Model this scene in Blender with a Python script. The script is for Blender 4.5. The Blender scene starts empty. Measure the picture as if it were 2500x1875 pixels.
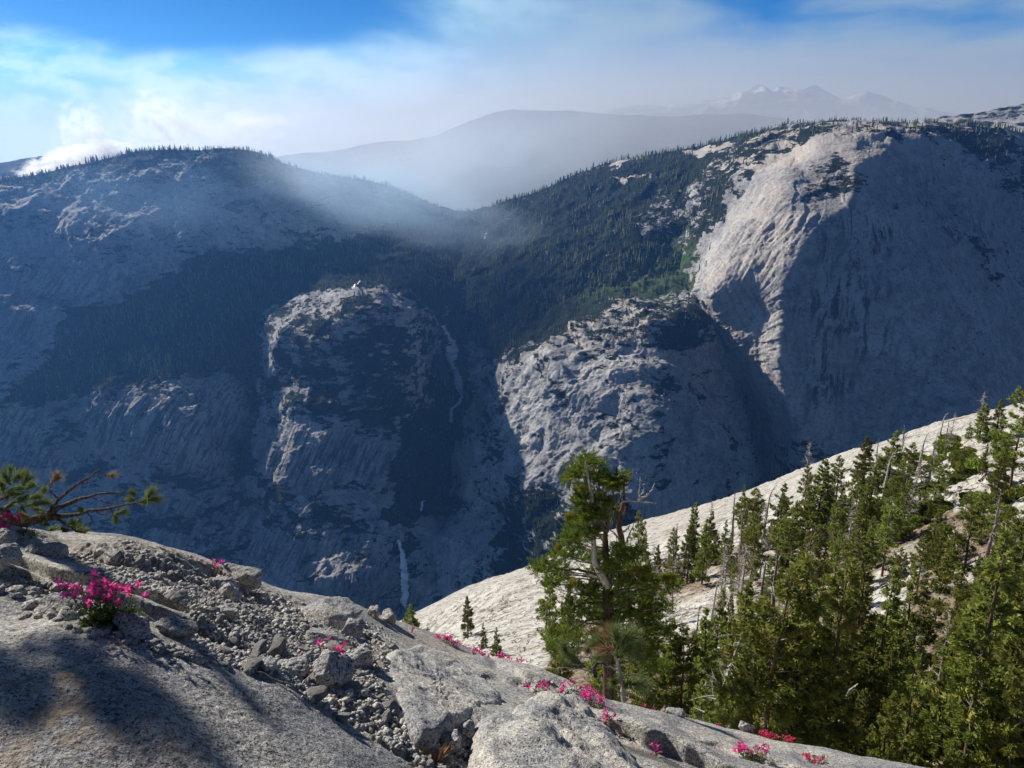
import bpy, math, random
import numpy as np
from mathutils import Vector
from mathutils.bvhtree import BVHTree
PI = math.pi
rng = np.random.default_rng(7)
random.seed(7)
scene = bpy.context.scene
C = scene.collection

# ------------------------------------------------------------------ camera model
F = 1925.0
PITCH = math.radians(17.5)
CT, ST = math.cos(PITCH), math.sin(PITCH)
def ray(px, py):
    """direction of a view ray scaled to world Y = 1"""
    px = np.asarray(px, float); py = np.asarray(py, float)
    xc = (px-1250.0)/F; yc = -(py-937.5)/F
    d = CT+yc*ST
    return xc/d, (-ST+yc*CT)/d
def P(px, py, Y):
    X, Z = ray(px, py)
    return np.stack([X*Y, np.broadcast_to(Y, np.shape(X*Y)), Z*Y], -1)
def proj(p):
    p = np.asarray(p, float)
    x, y, z = p[..., 0], p[..., 1], p[..., 2]
    f = y*CT-z*ST; u = y*ST+z*CT
    return 1250+F*x/f, 937.5-F*u/f

# ------------------------------------------------------------------ noise
_perm = np.random.default_rng(3).permutation(4096).astype(np.int64)
_grad = np.random.default_rng(4).normal(size=(4096, 3)); _grad /= np.linalg.norm(_grad, axis=1)[:, None]
def pnoise(p):
    p = np.asarray(p, float)
    i = np.floor(p).astype(np.int64); f = p-i
    u = f*f*f*(f*(f*6-15)+10)
    def h(a, b, c):
        return _perm[(_perm[(_perm[(i[:, 0]+a) & 4095]+i[:, 1]+b) & 4095]+i[:, 2]+c) & 4095]
    r = {}
    for a in (0, 1):
        for b in (0, 1):
            for c in (0, 1):
                g = _grad[h(a, b, c)]
                r[a, b, c] = g[:, 0]*(f[:, 0]-a)+g[:, 1]*(f[:, 1]-b)+g[:, 2]*(f[:, 2]-c)
    x00 = r[0,0,0]+(r[1,0,0]-r[0,0,0])*u[:, 0]; x10 = r[0,1,0]+(r[1,1,0]-r[0,1,0])*u[:, 0]
    x01 = r[0,0,1]+(r[1,0,1]-r[0,0,1])*u[:, 0]; x11 = r[0,1,1]+(r[1,1,1]-r[0,1,1])*u[:, 0]
    y0 = x00+(x10-x00)*u[:, 1]; y1 = x01+(x11-x01)*u[:, 1]
    return (y0+(y1-y0)*u[:, 2])*1.5
def fbm(p, o=4, gain=.5):
    s = 0; a = 1.; q = np.array(p, float)
    for k in range(o):
        s = s+a*pnoise(q); a *= gain; q = q*2.03+17.3
    return s
def ridged(p, o=4, gain=.5):
    s = 0; a = 1.; q = np.array(p, float)
    for k in range(o):
        s = s+a*(1-2*np.abs(pnoise(q))); a *= gain; q = q*2.07+11.1
    return s
def blocks(p, seed=0, jit=.9):
    """faceted rock: every point takes the offset and tilt of its nearest cell"""
    p = np.asarray(p, float); i = np.floor(p).astype(np.int64); best = np.full(len(p), 1e9); val = np.zeros(len(p))
    rr = np.random.default_rng(900+seed); R = rr.random((4096, 3)); T = rr.normal(size=(4096, 3)); O = rr.random(4096)
    for a in (-1, 0, 1):
        for b in (-1, 0, 1):
            for c in (-1, 0, 1):
                h = _perm[(_perm[(_perm[(i[:, 0]+a+seed) & 4095]+i[:, 1]+b) & 4095]+i[:, 2]+c) & 4095]
                d = (i+[a, b, c])+.5+(R[h]-.5)*jit-p; q = (d*d).sum(1); m = q < best
                best = np.where(m, q, best); val = np.where(m, O[h]+(d*T[h]).sum(1)*.45, val)
    return val
def sstep(a, b, x):
    t = np.clip((x-a)/(b-a), 0, 1); return t*t*(3-2*t)

# ------------------------------------------------------------------ thin plate surface in the view
def tps(ctrl):
    c = np.array(ctrl, float); xy = c[:, :2]/1000.; v = c[:, 2]; n = len(c)
    d = np.linalg.norm(xy[:, None]-xy[None], axis=2)
    K = np.where(d > 0, d*d*np.log(d+1e-12), 0)+np.eye(n)*1e-4
    A = np.zeros((n+3, n+3)); A[:n, :n] = K; A[:n, n] = 1; A[:n, n+1:] = xy; A[n, :n] = 1; A[n+1:, :n] = xy.T
    w = np.linalg.solve(A, np.concatenate([v, np.zeros(3)]))
    def f(px, py):
        q = np.stack([np.ravel(px), np.ravel(py)], 1)/1000.
        out = w[n]+q@w[n+1:]
        for k in range(n):
            r2 = ((q-xy[k])**2).sum(1)+1e-16
            out += w[k]*.5*r2*np.log(r2)
        return out.reshape(np.shape(px))
    return f
def curve(pts):
    a = np.array(pts, float)
    return lambda x: np.interp(x, a[:, 0], a[:, 1])
def scurve(pts, w=14):
    f = curve(pts)
    return lambda x: (f(np.asarray(x)-w)+f(np.asarray(x)-w/2)+f(x)+f(np.asarray(x)+w/2)+f(np.asarray(x)+w))/5
def polymask(px, py, poly, soft):
    """1 inside, 0 outside, soft edge (pixels)"""
    a = np.array(poly, float); n = len(a)
    inside = np.zeros(px.shape, bool); dist = np.full(px.shape, 1e9)
    for k in range(n):
        x0, y0 = a[k]; x1, y1 = a[(k+1) % n]
        cond = ((y0 > py) != (y1 > py))
        with np.errstate(divide='ignore', invalid='ignore'):
            xi = (x1-x0)*(py-y0)/((y1-y0) if y1 != y0 else 1e-9)+x0
        inside ^= cond & (px < xi)
        ex, ey = x1-x0, y1-y0; L = ex*ex+ey*ey+1e-9
        t = np.clip(((px-x0)*ex+(py-y0)*ey)/L, 0, 1)
        dist = np.minimum(dist, np.hypot(px-x0-t*ex, py-y0-t*ey))
    sd = np.where(inside, dist, -dist)
    return sstep(-soft, soft, sd)
def polydist(px, py, line):
    """signed distance (pixels) to an open line; positive = above it in the view"""
    a = np.array(line, float); best = np.full(px.shape, 1e9); sg = np.ones(px.shape); tt = np.zeros(px.shape)
    for k in range(len(a)-1):
        x0, y0 = a[k]; x1, y1 = a[k+1]; ex, ey = x1-x0, y1-y0; L = ex*ex+ey*ey
        t = np.clip(((px-x0)*ex+(py-y0)*ey)/L, 0, 1)
        dx, dy = px-x0-t*ex, py-y0-t*ey; d = np.hypot(dx, dy)
        m = d < best; best = np.where(m, d, best)
        sg = np.where(m, np.where(ex*dy-ey*dx < 0, 1, -1), sg); tt = np.where(m, (k+t)/(len(a)-1), tt)
    return best*sg, tt

# ------------------------------------------------------------------ mesh helpers
def mesh(name, V, Fc, smooth=False, attrs=None):
    V = np.asarray(V, np.float32); Fc = np.asarray(Fc, np.int32); k = Fc.shape[1]
    me = bpy.data.meshes.new(name)
    me.vertices.add(len(V)); me.vertices.foreach_set('co', V.ravel())
    me.loops.add(Fc.size); me.loops.foreach_set('vertex_index', Fc.ravel())
    me.polygons.add(len(Fc)); me.polygons.foreach_set('loop_start', np.arange(0, Fc.size, k, dtype=np.int32))
    if smooth: me.polygons.foreach_set('use_smooth', np.ones(len(Fc), bool))
    me.update(calc_edges=True)
    for n, v in (attrs or {}).items():
        at = me.attributes.new(n, 'FLOAT', 'POINT'); at.data.foreach_set('value', np.asarray(v, np.float32).ravel())
    return me
def obj(name, me, mat=None, parent=None):
    o = bpy.data.objects.new(name, me); C.objects.link(o)
    if mat is not None and len(me.materials) == 0: me.materials.append(mat)
    if parent is not None: o.parent = parent
    return o
def tag(o, label=None, cat=None, group=None, kind=None):
    if label: o['label'] = label
    if cat: o['category'] = cat
    if group: o['group'] = group
    if kind: o['kind'] = kind
    return o
def thing(name, label, cat, loc=(0, 0, 0), rz=0., group=None):
    o = bpy.data.objects.new(name, None); C.objects.link(o)
    o.empty_display_size = .1
    o.location = [float(v) for v in loc]; o.rotation_euler = (0, 0, rz)
    return tag(o, label, cat, group)
def dup(root, loc, rz=0., scale=1., label=None, group=None, tilt=None):
    r = root.copy(); C.objects.link(r)
    r.location = [float(v) for v in loc]; r.rotation_euler = (tilt[0] if tilt else 0, tilt[1] if tilt else 0, rz)
    r.scale = scale if hasattr(scale, '__len__') else (scale,)*3
    if label: r['label'] = label
    if group: r['group'] = group
    for ch in list(root.children):
        c = ch.copy(); C.objects.link(c); c.parent = r
        for g in ch.children:
            d = g.copy(); C.objects.link(d); d.parent = c
    return r
class Soup:
    """collects triangles"""
    def __init__(s): s.v = []; s.f = []; s.n = 0; s.a = []
    def add(s, V, Fc, a=0.):
        V = np.asarray(V, float).reshape(-1, 3); Fc = np.asarray(Fc, int)
        if Fc.shape[1] == 4: Fc = np.concatenate([Fc[:, :3], Fc[:, [0, 2, 3]]])
        s.v.append(V); s.f.append(Fc+s.n); s.n += len(V); s.a.append(np.broadcast_to(a, len(V)))
    def tube(s, pts, rad, n=6, a=0., cap=True):
        pts = np.asarray(pts, float); m = len(pts); rad = np.broadcast_to(rad, m)
        T = np.gradient(pts, axis=0); T /= np.linalg.norm(T, axis=1)[:, None]+1e-12
        ref = np.array([.13, .21, 1.]) if abs(T[:, 2]).mean() < .8 else np.array([1., .1, .05])
        A = np.cross(T, ref); A /= np.linalg.norm(A, axis=1)[:, None]+1e-12; B = np.cross(T, A)
        th = np.arange(n)*2*PI/n
        V = pts[:, None]+rad[:, None, None]*(np.cos(th)[None, :, None]*A[:, None]+np.sin(th)[None, :, None]*B[:, None])
        V = V.reshape(-1, 3)
        i = np.arange(m-1)[:, None]*n; j = np.arange(n)[None]; j2 = (j+1) % n
        Q = np.stack([i+j, i+j2, i+n+j2, i+n+j], -1).reshape(-1, 4)
        s.add(V, Q, a)
        if cap:
            e = s.n; s.add(np.vstack([V[-n:], pts[-1]+T[-1]*rad[-1]]), [[k, (k+1) % n, n] for k in range(n)], a)
    def tris(s, P0, D, W, a=0.):
        """slim triangles: base P0, direction*length D, half width vector W"""
        n = len(P0); V = np.stack([P0-W, P0+W, P0+D], 1).reshape(-1, 3)
        s.v.append(V); s.f.append(np.arange(3*n).reshape(-1, 3)+s.n); s.n += 3*n
        s.a.append(np.repeat(np.broadcast_to(a, n), 3))
    def build(s, name, smooth=False, attr='tint'):
        return mesh(name, np.concatenate(s.v), np.concatenate(s.f), smooth, {attr: np.concatenate(s.a)})
def gridfaces(nr, nc):
    i = np.arange(nr-1)[:, None]*nc; j = np.arange(nc-1)[None]
    return np.stack([i+j, i+j+1, i+nc+j+1, i+nc+j], -1).reshape(-1, 4)

# ------------------------------------------------------------------ node helpers
class NT:
    def __init__(s, nt): s.nt = nt; s.nt.nodes.clear()
    def n(s, t, **kw):
        nd = s.nt.nodes.new(t)
        for k, v in kw.items():
            if k.startswith('i_'):
                key = k[2:]; key = int(key) if key.isdigit() else key.replace('_', ' ')
                s.put(nd.inputs[key], v)
            else: setattr(nd, k, v)
        return nd
    def put(s, sock, v):
        if hasattr(v, 'is_output') or isinstance(v, bpy.types.NodeSocket): s.nt.links.new(v, sock)
        elif isinstance(v, bpy.types.Node): s.nt.links.new(v.outputs[0], sock)
        else: sock.default_value = v
    def m(s, op, a, b=0., c=None, clamp=False):
        nd = s.nt.nodes.new('ShaderNodeMath'); nd.operation = op; nd.use_clamp = clamp
        s.put(nd.inputs[0], a); s.put(nd.inputs[1], b)
        if c is not None: s.put(nd.inputs[2], c)
        return nd.outputs[0]
    def vm(s, op, a, b=(0, 0, 0)):
        nd = s.nt.nodes.new('ShaderNodeVectorMath'); nd.operation = op
        s.put(nd.inputs[0], a); s.put(nd.inputs[1], b)
        return nd.outputs['Value'] if op in ('LENGTH', 'DOT_PRODUCT') else nd.outputs[0]
    def noise(s, vec, scale, detail=4., rough=.55, dist=0.):
        nd = s.n('ShaderNodeTexNoise'); s.put(nd.inputs['Vector'], vec); nd.inputs['Scale'].default_value = scale
        nd.inputs['Detail'].default_value = detail; nd.inputs['Roughness'].default_value = rough; nd.inputs['Distortion'].default_value = dist
        return nd.outputs[0]
    def ss(s, v, a, b, c=0., d=1.):
        nd = s.n('ShaderNodeMapRange', interpolation_type='SMOOTHSTEP'); s.put(nd.inputs[0], v)
        for k, x in zip((1, 2, 3, 4), (a, b, c, d)): nd.inputs[k].default_value = x
        return nd.outputs[0]
    def mix(s, f, a, b, mode='MIX'):
        nd = s.n('ShaderNodeMix', data_type='RGBA', blend_type=mode)
        for sock, v in ((nd.inputs[0], f), (nd.inputs[6], a), (nd.inputs[7], b)):
            s.put(sock, (*v, 1) if isinstance(v, tuple) and len(v) == 3 else v)
        return nd.outputs[2]
    def attr(s, n):
        return s.n('ShaderNodeAttribute', attribute_name=n).outputs['Fac']
def material(name):
    m = bpy.data.materials.new(name); m.use_nodes = True
    return m, NT(m.node_tree)
def finish(m, t, col, rough=.9, bump=None, spec=.2, trans=None):
    b = t.n('ShaderNodeBsdfPrincipled'); t.put(b.inputs['Base Color'], (*col, 1) if isinstance(col, tuple) and len(col) == 3 else col)
    t.put(b.inputs['Roughness'], rough); b.inputs['Specular IOR Level'].default_value = spec
    if bump is not None: t.put(b.inputs['Normal'], bump)
    sh = b.outputs[0]
    if trans:
        tr = t.n('ShaderNodeBsdfTranslucent'); t.put(tr.inputs[0], col)
        mx = t.n('ShaderNodeMixShader'); mx.inputs[0].default_value = trans
        t.nt.links.new(sh, mx.inputs[1]); t.nt.links.new(tr.outputs[0], mx.inputs[2]); sh = mx.outputs[0]
    o = t.n('ShaderNodeOutputMaterial'); t.nt.links.new(sh, o.inputs['Surface'])
    return m
def bump(t, h, strength=.5, dist=1., normal=None):
    b = t.n('ShaderNodeBump'); b.inputs['Strength'].default_value = strength; b.inputs['Distance'].default_value = dist
    t.put(b.inputs['Height'], h)
    if normal is not None: t.put(b.inputs['Normal'], normal)
    return b.outputs[0]
def pos(t, scale=(1, 1, 1)):
    g = t.n('ShaderNodeNewGeometry')
    return t.vm('MULTIPLY', g.outputs['Position'], scale)
def objc(t, scale=(1, 1, 1)):
    g = t.n('ShaderNodeTexCoord')
    return t.vm('MULTIPLY', g.outputs['Object'], scale)
USE_HAZE=True; USE_SMOKE=True; EXPO=0.48
# ================================================================== MATERIALS
def mat_mountain():
    m, t = material('mountain_granite')
    p = pos(t)
    big = t.noise(pos(t, (1/260, 1/260, 1/260)), 1., 5., .6)
    med = t.noise(pos(t, (1/45, 1/45, 1/30)), 1., 6., .65)
    fine = t.noise(pos(t, (1/11, 1/11, 1/9)), 1., 4., .7)
    streak = t.noise(t.vm('ADD', pos(t, (1/19, 1/19, 1/190)), t.vm('MULTIPLY', t.n('ShaderNodeTexNoise', i_Vector=pos(t, (1/120, 1/120, 1/120)), i_Scale=1., i_Detail=3.).outputs[1], (3., 3., 1.))), 1., 6., .65)
    vor = t.n('ShaderNodeTexVoronoi', feature='DISTANCE_TO_EDGE'); t.put(vor.inputs['Vector'], t.vm('ADD', pos(t, (1/75, 1/75, 1/170)), t.vm('MULTIPLY', t.n('ShaderNodeTexNoise', i_Vector=pos(t, (1/60, 1/60, 1/60)), i_Scale=1., i_Detail=5.).outputs[1], (2.4, 2.4, 1.6)))); vor.inputs['Scale'].default_value = 1.
    crack = t.m('MAXIMUM', t.ss(vor.outputs[0], 0., .03), t.ss(med, .42, .56))
    c = t.mix(t.ss(big, .3, .7), (.23, .228, .23), (.50, .485, .46))
    c = t.mix(t.ss(med, .35, .7), c, t.mix(.6, c, (.58, .555, .52)))
    c = t.mix(t.m('MULTIPLY', t.m('MULTIPLY', t.ss(streak, .46, .6), t.attr('stain')), t.ss(big, .38, .56, .25, 1.)), c, (.045, .042, .045))
    fk = t.noise(t.vm('MULTIPLY', t.n('ShaderNodeVectorRotate', rotation_type='Y_AXIS', i_Vector=p, i_Angle=math.radians(30)).outputs[0], (1/9, 1/60, 1/240)), 1., 5., .65)
    c = t.mix(t.m('MULTIPLY', t.attr('flank'), t.ss(fk, .5, .64)), c, t.mix(.65, c, (.07, .065, .065)))
    sk = t.noise(t.vm('MULTIPLY', t.n('ShaderNodeVectorRotate', rotation_type='Y_AXIS', i_Vector=p, i_Angle=math.radians(-24)).outputs[0], (1/11, 1/60, 1/230)), 1., 5., .65)
    c = t.mix(t.m('MULTIPLY', t.attr('slab'), t.ss(sk, .47, .58)), c, t.mix(.8, c, (.04, .04, .04)))
    c = t.mix(t.m('MULTIPLY', t.ss(fine, .5, .68), .65), c, (.08, .08, .08))
    c = t.mix(t.m('MULTIPLY', t.m('SUBTRACT', 1., crack), .45), c, (.05, .05, .055))
    c = t.mix(t.m('MULTIPLY', t.attr('warm'), t.ss(big, .2, .7)), c, (.62, .53, .44))  # pale warm rock; also brightens the dome's sunlit flank
    # vegetation growing in ledges: fades in with the painted cover and breaks up by noise
    vn = t.m('ADD', t.m('ADD', t.m('MULTIPLY', t.m('SUBTRACT', t.noise(pos(t, (1/42, 1/42, 1/15)), 1., 8., .72), .5), 1.9), t.m('MULTIPLY', t.m('SUBTRACT', t.noise(pos(t, (1/150, 1/150, 1/80)), 1., 5., .6), .5), 1.7)), t.attr('veg'))
    vm_ = t.ss(vn, .46, .56)
    vc = t.mix(t.ss(fine, .3, .7), (.006, .011, .005), (.02, .027, .012))
    vc = t.mix(t.attr('lush'), vc, (.055, .085, .025))
    c = t.mix(vm_, c, vc)
    sn = t.ss(t.m('ADD', t.noise(pos(t, (1/350, 1/350, 1/500)), 1., 6., .65), t.attr('snow')), .84, .94)
    c = t.mix(sn, c, (.8, .8, .8))
    h = t.m('ADD', t.m('MULTIPLY', med, 5.), t.m('ADD', t.m('MULTIPLY', fine, 2.2), t.m('MULTIPLY', streak, 3.)))
    h = t.m('ADD', h, t.m('MULTIPLY', crack, 1.2)); h = t.m('ADD', h, t.m('MULTIPLY', vm_, 2.5))
    return finish(m, t, c, .95, bump(t, h, 1., 1.), .1)
def mat_slope():
    m, t = material('pale_granite_slope')
    big = t.noise(pos(t, (1/14, 1/14, 1/14)), 1., 5., .6)
    med = t.noise(pos(t, (1/3, 1/3, 1/1.2)), 1., 6., .65)
    fine = t.noise(pos(t, (2, 2, 2)), 1., 4., .7)
    lay = t.noise(pos(t, (1/9, 1/5, 1.6)), 1., 5., .6)
    c = t.mix(t.ss(med, .3, .7), (.43, .41, .365), (.59, .56, .505))
    c = t.mix(t.m('MULTIPLY', t.ss(lay, .5, .62), .75), c, (.25, .22, .18))
    duff = t.ss(t.m('ADD', big, t.attr('duff')), .88, 1.02)
    c = t.mix(duff, c, t.mix(t.ss(fine, .35, .7), (.12, .085, .06), (.34, .27, .2)))
    cr = t.n('ShaderNodeTexVoronoi', feature='DISTANCE_TO_EDGE'); t.put(cr.inputs['Vector'], t.vm('ADD', pos(t, (1/7, 1/3.5, 1/2.)), t.vm('MULTIPLY', t.n('ShaderNodeTexNoise', i_Vector=pos(t, (.4, .4, .4)), i_Scale=1., i_Detail=4.).outputs[1], (1.6, 1.6, 1.6)))); cr.inputs['Scale'].default_value = 1.
    ck = t.ss(cr.outputs[0], .05, 0.); c = t.mix(t.m('MULTIPLY', ck, t.ss(big, .35, .55, .3, .8)), c, (.08, .07, .055)); lay = t.m('SUBTRACT', lay, t.m('MULTIPLY', ck, .25))
    h = t.m('ADD', t.m('MULTIPLY', lay, .95), t.m('ADD', t.m('MULTIPLY', med, .35), t.m('MULTIPLY', fine, .06)))
    return finish(m, t, c, .92, bump(t, h, .8, 1.), .1)
def granite_nodes(t, vec, tone=1., dark=.5):
    """speckled crystalline granite, metre scale"""
    sp = t.noise(vec, 120., 3., .8)
    sp2 = t.noise(vec, 45., 4., .75)
    med = t.noise(vec, 7., 5., .65)
    lich = t.noise(vec, 3.2, 6., .7)
    c = t.mix(t.ss(sp2, .35, .65), (.34*tone, .335*tone, .335*tone), (.62*tone, .605*tone, .57*tone))
    c = t.mix(t.ss(sp, .54, .60), c, (.035, .035, .04))
    c = t.mix(t.ss(sp, .42, .32), c, (.74*tone, .72*tone, .68*tone))
    c = t.mix(t.m('MULTIPLY', t.ss(med, .5, .72), dark), c, (.13, .125, .12))
    c = t.mix(t.m('MULTIPLY', t.ss(lich, .63, .72), .7), c, (.42, .27, .12))
    lo_ = t.noise(vec, 1.6, 5., .6); c = t.mix(t.ss(lo_, .38, .62), t.mix(1., c, (.72, .73, .76), 'MULTIPLY'), t.mix(1., c, (1.12, 1.08, 1.), 'MULTIPLY'))
    h = t.m('ADD', t.m('MULTIPLY', sp2, .016), t.m('MULTIPLY', sp, .006))
    h = t.m('ADD', h, t.m('MULTIPLY', med, .02))
    return c, h
def mat_rock(name, tone=1., dark=.4, obj_space=True, extra=False):
    m, t = material(name)
    v = objc(t) if obj_space else pos(t)
    c, h = granite_nodes(t, v, tone, dark)
    if extra:
        # thin dark grain lines and rusty stain over the near slab
        v2 = pos(t, (1., 2.2, 2.2))
        ln = t.noise(v2, 22., 5., .75)
        c = t.mix(t.m('MULTIPLY', t.ss(ln, .5, .66), .75), c, (.05, .05, .055))
        c = t.mix(t.m('MULTIPLY', t.attr('rust'), t.ss(t.noise(v, 9., 5., .7), .42, .66, 0., .6)), c, (.42, .28, .16))
        grit = t.attr('grit')
        gc = t.mix(t.ss(t.noise(v, 30., 4., .8), .4, .62), (.3, .27, .24), (.6, .57, .51))
        c = t.mix(grit, c, gc)
        c = t.mix(t.attr('crack_dark'), c, (.045, .038, .03))
        h = t.m('ADD', h, t.m('MULTIPLY', ln, .012))
        h = t.m('ADD', h, t.m('MULTIPLY', t.m('MULTIPLY', grit, t.noise(v, 30., 4., .8)), .03))
    return finish(m, t, c, .9, bump(t, h, 1., 1.), .15)
def mat_leaf(name, a, b, c3, trans=.3, rnd=True):
    m, t = material(name)
    tint = t.attr('tint')
    c = t.mix(tint, a, b)
    n = t.noise(objc(t), 1.3, 3., .6)
    c = t.mix(t.ss(n, .5, .7), c, c3)
    if rnd:
        oi = t.n('ShaderNodeObjectInfo')
        hs = t.n('ShaderNodeHueSaturation'); t.put(hs.inputs['Color'], c)
        t.put(hs.inputs['Hue'], t.m('ADD', .482, t.m('MULTIPLY', oi.outputs['Random'], .035)))
        t.put(hs.inputs['Value'], t.m('ADD', .55, t.m('MULTIPLY', oi.outputs['Random'], .62)))
        c = hs.outputs[0]
    return finish(m, t, c, .6, None, .25, trans)
def mat_bark(name, a, b, sc=14.):
    m, t = material(name)
    n = t.noise(objc(t, (1, 1, .25)), sc, 5., .7)
    c = t.mix(t.ss(n, .35, .68), a, b)
    return finish(m, t, c, .9, bump(t, t.m('MULTIPLY', n, .05), .8, 1.), .1)
def mat_plain(name, a, b, sc=8., rough=.6, trans=None):
    m, t = material(name)
    c = t.mix(t.ss(t.noise(objc(t), sc, 3., .6), .3, .7), a, b)
    return finish(m, t, c, rough, None, .25, trans)
def mat_forest():
    m, t = material('far_forest_foliage')
    c = t.mix(t.ss(t.attr('tint'), 0., .85), (.03, .045, .02), (.18, .195, .085))
    c = t.mix(t.ss(t.attr('tint'), .93, .97), c, (.16, .10, .06))
    return finish(m, t, c, .8, None, .1)
M_MOUNT = mat_mountain(); M_SLOPE = mat_slope()
M_FG = mat_rock('foreground_granite', 1.08, .4, False, True)
M_ROCK = mat_rock('boulder_granite', 1.1, .3)
M_GRAVEL = mat_rock('gravel_granite', 1.3, .15)
M_ROCKD = mat_rock('weathered_granite', 1., .4)
M_FOREST = mat_forest()
M_FIR = mat_leaf('fir_needles', (.12, .16, .03), (.33, .355, .07), (.42, .38, .08), .4)
M_BIGFIR = mat_leaf('bright_fir_needles', (.08, .13, .018), (.26, .32, .04), (.13, .19, .025), .35, False)
M_YELLOW = mat_leaf('yellow_green_needles', (.2, .23, .03), (.42, .40, .05), (.5, .38, .05), .4)
M_SCRUB = mat_leaf('scrub_leaves', (.10, .14, .02), (.30, .36, .05), (.32, .31, .06), .35)
M_PINE = mat_leaf('pine_needles', (.09, .13, .05), (.30, .36, .12), (.2, .27, .08), .3, False)
M_PINEDRY = mat_leaf('dry_pine_needles', (.22, .13, .07), (.46, .33, .18), (.34, .22, .12), .3, False)
M_BARK = mat_bark('brown_bark', (.045, .033, .025), (.16, .11, .08))
M_REDBARK = mat_bark('red_brown_bark', (.09, .05, .035), (.24, .14, .095))
M_DEAD = mat_bark('bleached_wood', (.3, .27, .24), (.66, .62, .57))
M_DEADB = mat_bark('dark_dead_wood', (.10, .08, .065), (.34, .29, .25))
M_TWIG = mat_bark('pine_twig_bark', (.05, .04, .035), (.26, .21, .17), 60.)
M_FLOWER = mat_plain('magenta_petals', (.72, .03, .28), (.88, .15, .44), 40., .5, .6)
M_FLOWERR = mat_plain('rose_red_petals', (.7, .03, .12), (.85, .09, .24), 40., .5, .6)
M_LEAFLET = mat_plain('small_green_leaves', (.05, .10, .015), (.15, .22, .03), 30., .5, .3)
M_STEM = mat_plain('reddish_stems', (.13, .05, .03), (.16, .12, .04), 30.)
M_STRAW = mat_plain('dry_straw', (.45, .22, .08), (.6, .38, .17), 30.)
M_WATER = mat_plain('white_falling_water', (.85, .88, .9), (.95, .96, .97), .05, .5)

# ================================================================== MID-DISTANCE MOUNTAINS
top_pts = [(-900, 470), (-300, 445), (0, 440), (60, 432), (150, 415), (230, 398), (320, 377), (400, 369), (470, 371), (560, 366), (610, 368), (650, 380), (690, 400), (760, 424),
           (840, 432), (900, 440), (950, 455), (1010, 482), (1060, 505), (1100, 520), (1160, 516), (1210, 502), (1290, 478), (1360, 450), (1420, 424), (1480, 401), (1560, 386), (1640, 371),
           (1740, 353), (1800, 338), (1860, 322), (1930, 305), (2000, 301), (2080, 299), (2200, 299), (2280, 301), (2360, 305), (2440, 318), (2500, 330), (3000, 350)]
TOP = scurve(top_pts, 20)
B = tps([(-900, 470, 3600), (-900, 1000, 2700), (-900, 1900, 2200), (0, 440, 3900), (0, 540, 3600), (0, 700, 3330), (0, 840, 3130), (0, 1050, 2850), (0, 1300, 2700), (0, 1900, 2400),
         (150, 415, 3980), (320, 377, 4000), (320, 500, 3720), (320, 620, 3480), (320, 740, 3340), (320, 850, 3180), (300, 960, 2960), (300, 1100, 2820), (300, 1400, 2620),
         (600, 368, 4100), (600, 500, 3900), (600, 650, 3600), (600, 760, 3420), (610, 900, 3330), (600, 1000, 3200), (600, 1120, 3000), (470, 1050, 2830), (500, 1250, 2720), (600, 1400, 2560),
         (700, 400, 4250), (840, 432, 4400), (950, 455, 4600), (1100, 520, 4900), (850, 560, 4150), (1000, 600, 4200), (900, 700, 3720), (880, 900, 3500), (900, 1100, 3200), (940, 1260, 2950), (980, 1330, 2760), (985, 1480, 2600),
         (850, 1380, 2560), (1100, 1400, 2480), (1100, 800, 3560), (1120, 950, 3400), (1080, 1080, 3200), (1050, 1180, 3050), (1250, 500, 4600), (1250, 620, 3950), (1250, 760, 3500), (1250, 900, 3250), (1200, 1100, 2850),
         (1220, 1250, 2600), (1300, 1500, 2200), (1400, 440, 4500), (1450, 560, 3850), (1450, 700, 3400), (1560, 390, 4300), (1600, 520, 3700), (1640, 640, 3400), (1700, 740, 3250), (1500, 1000, 3100),
         (1740, 353, 4000), (1760, 450, 3650), (1800, 900, 3150), (1850, 1050, 3000), (1860, 1200, 2800), (1930, 305, 3750), (2080, 299, 3700), (2080, 345, 3350), (2300, 301, 3700), (2300, 370, 3350), (2500, 330, 3700),
         (2500, 450, 3450), (2500, 700, 3300), (2500, 1100, 2900), (2100, 900, 3100), (2100, 1300, 2500), (3000, 400, 3900), (3000, 1000, 3000), (3000, 1900, 2000), (1900, 1900, 1800), (1000, 1900, 2200)])
D_flank = tps([(2080, 345, 3060), (2000, 370, 3040), (1920, 410, 3030), (1860, 450, 3010), (1830, 500, 3000), (1790, 570, 2985), (1750, 640, 2965), (1722, 700, 2950), (1690, 690, 3200), (1800, 440, 3300), (1740, 560, 3250), (1900, 370, 3400),
               (1740, 760, 2930), (1790, 840, 2900), (1840, 920, 2860), (1880, 1020, 2820), (1890, 1150, 2780), (1720, 850, 3250), (1770, 1000, 3200), (1810, 1200, 3100),
               (2060, 500, 2740), (1990, 530, 2720), (1950, 590, 2690), (1915, 700, 2650), (1925, 800, 2610), (1920, 900, 2590), (1935, 1000, 2580), (1870, 600, 2800), (1830, 750, 2790), (1860, 850, 2740), (1970, 440, 2880), (2060, 430, 2850),
               (2120, 700, 2430), (2120, 900, 2380), (2200, 500, 2560), (2150, 330, 3200), (2250, 360, 3000), (2400, 400, 2900), (2300, 700, 2250), (2400, 1100, 2100), (2080, 290, 3500), (2500, 800, 2100)])
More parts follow.
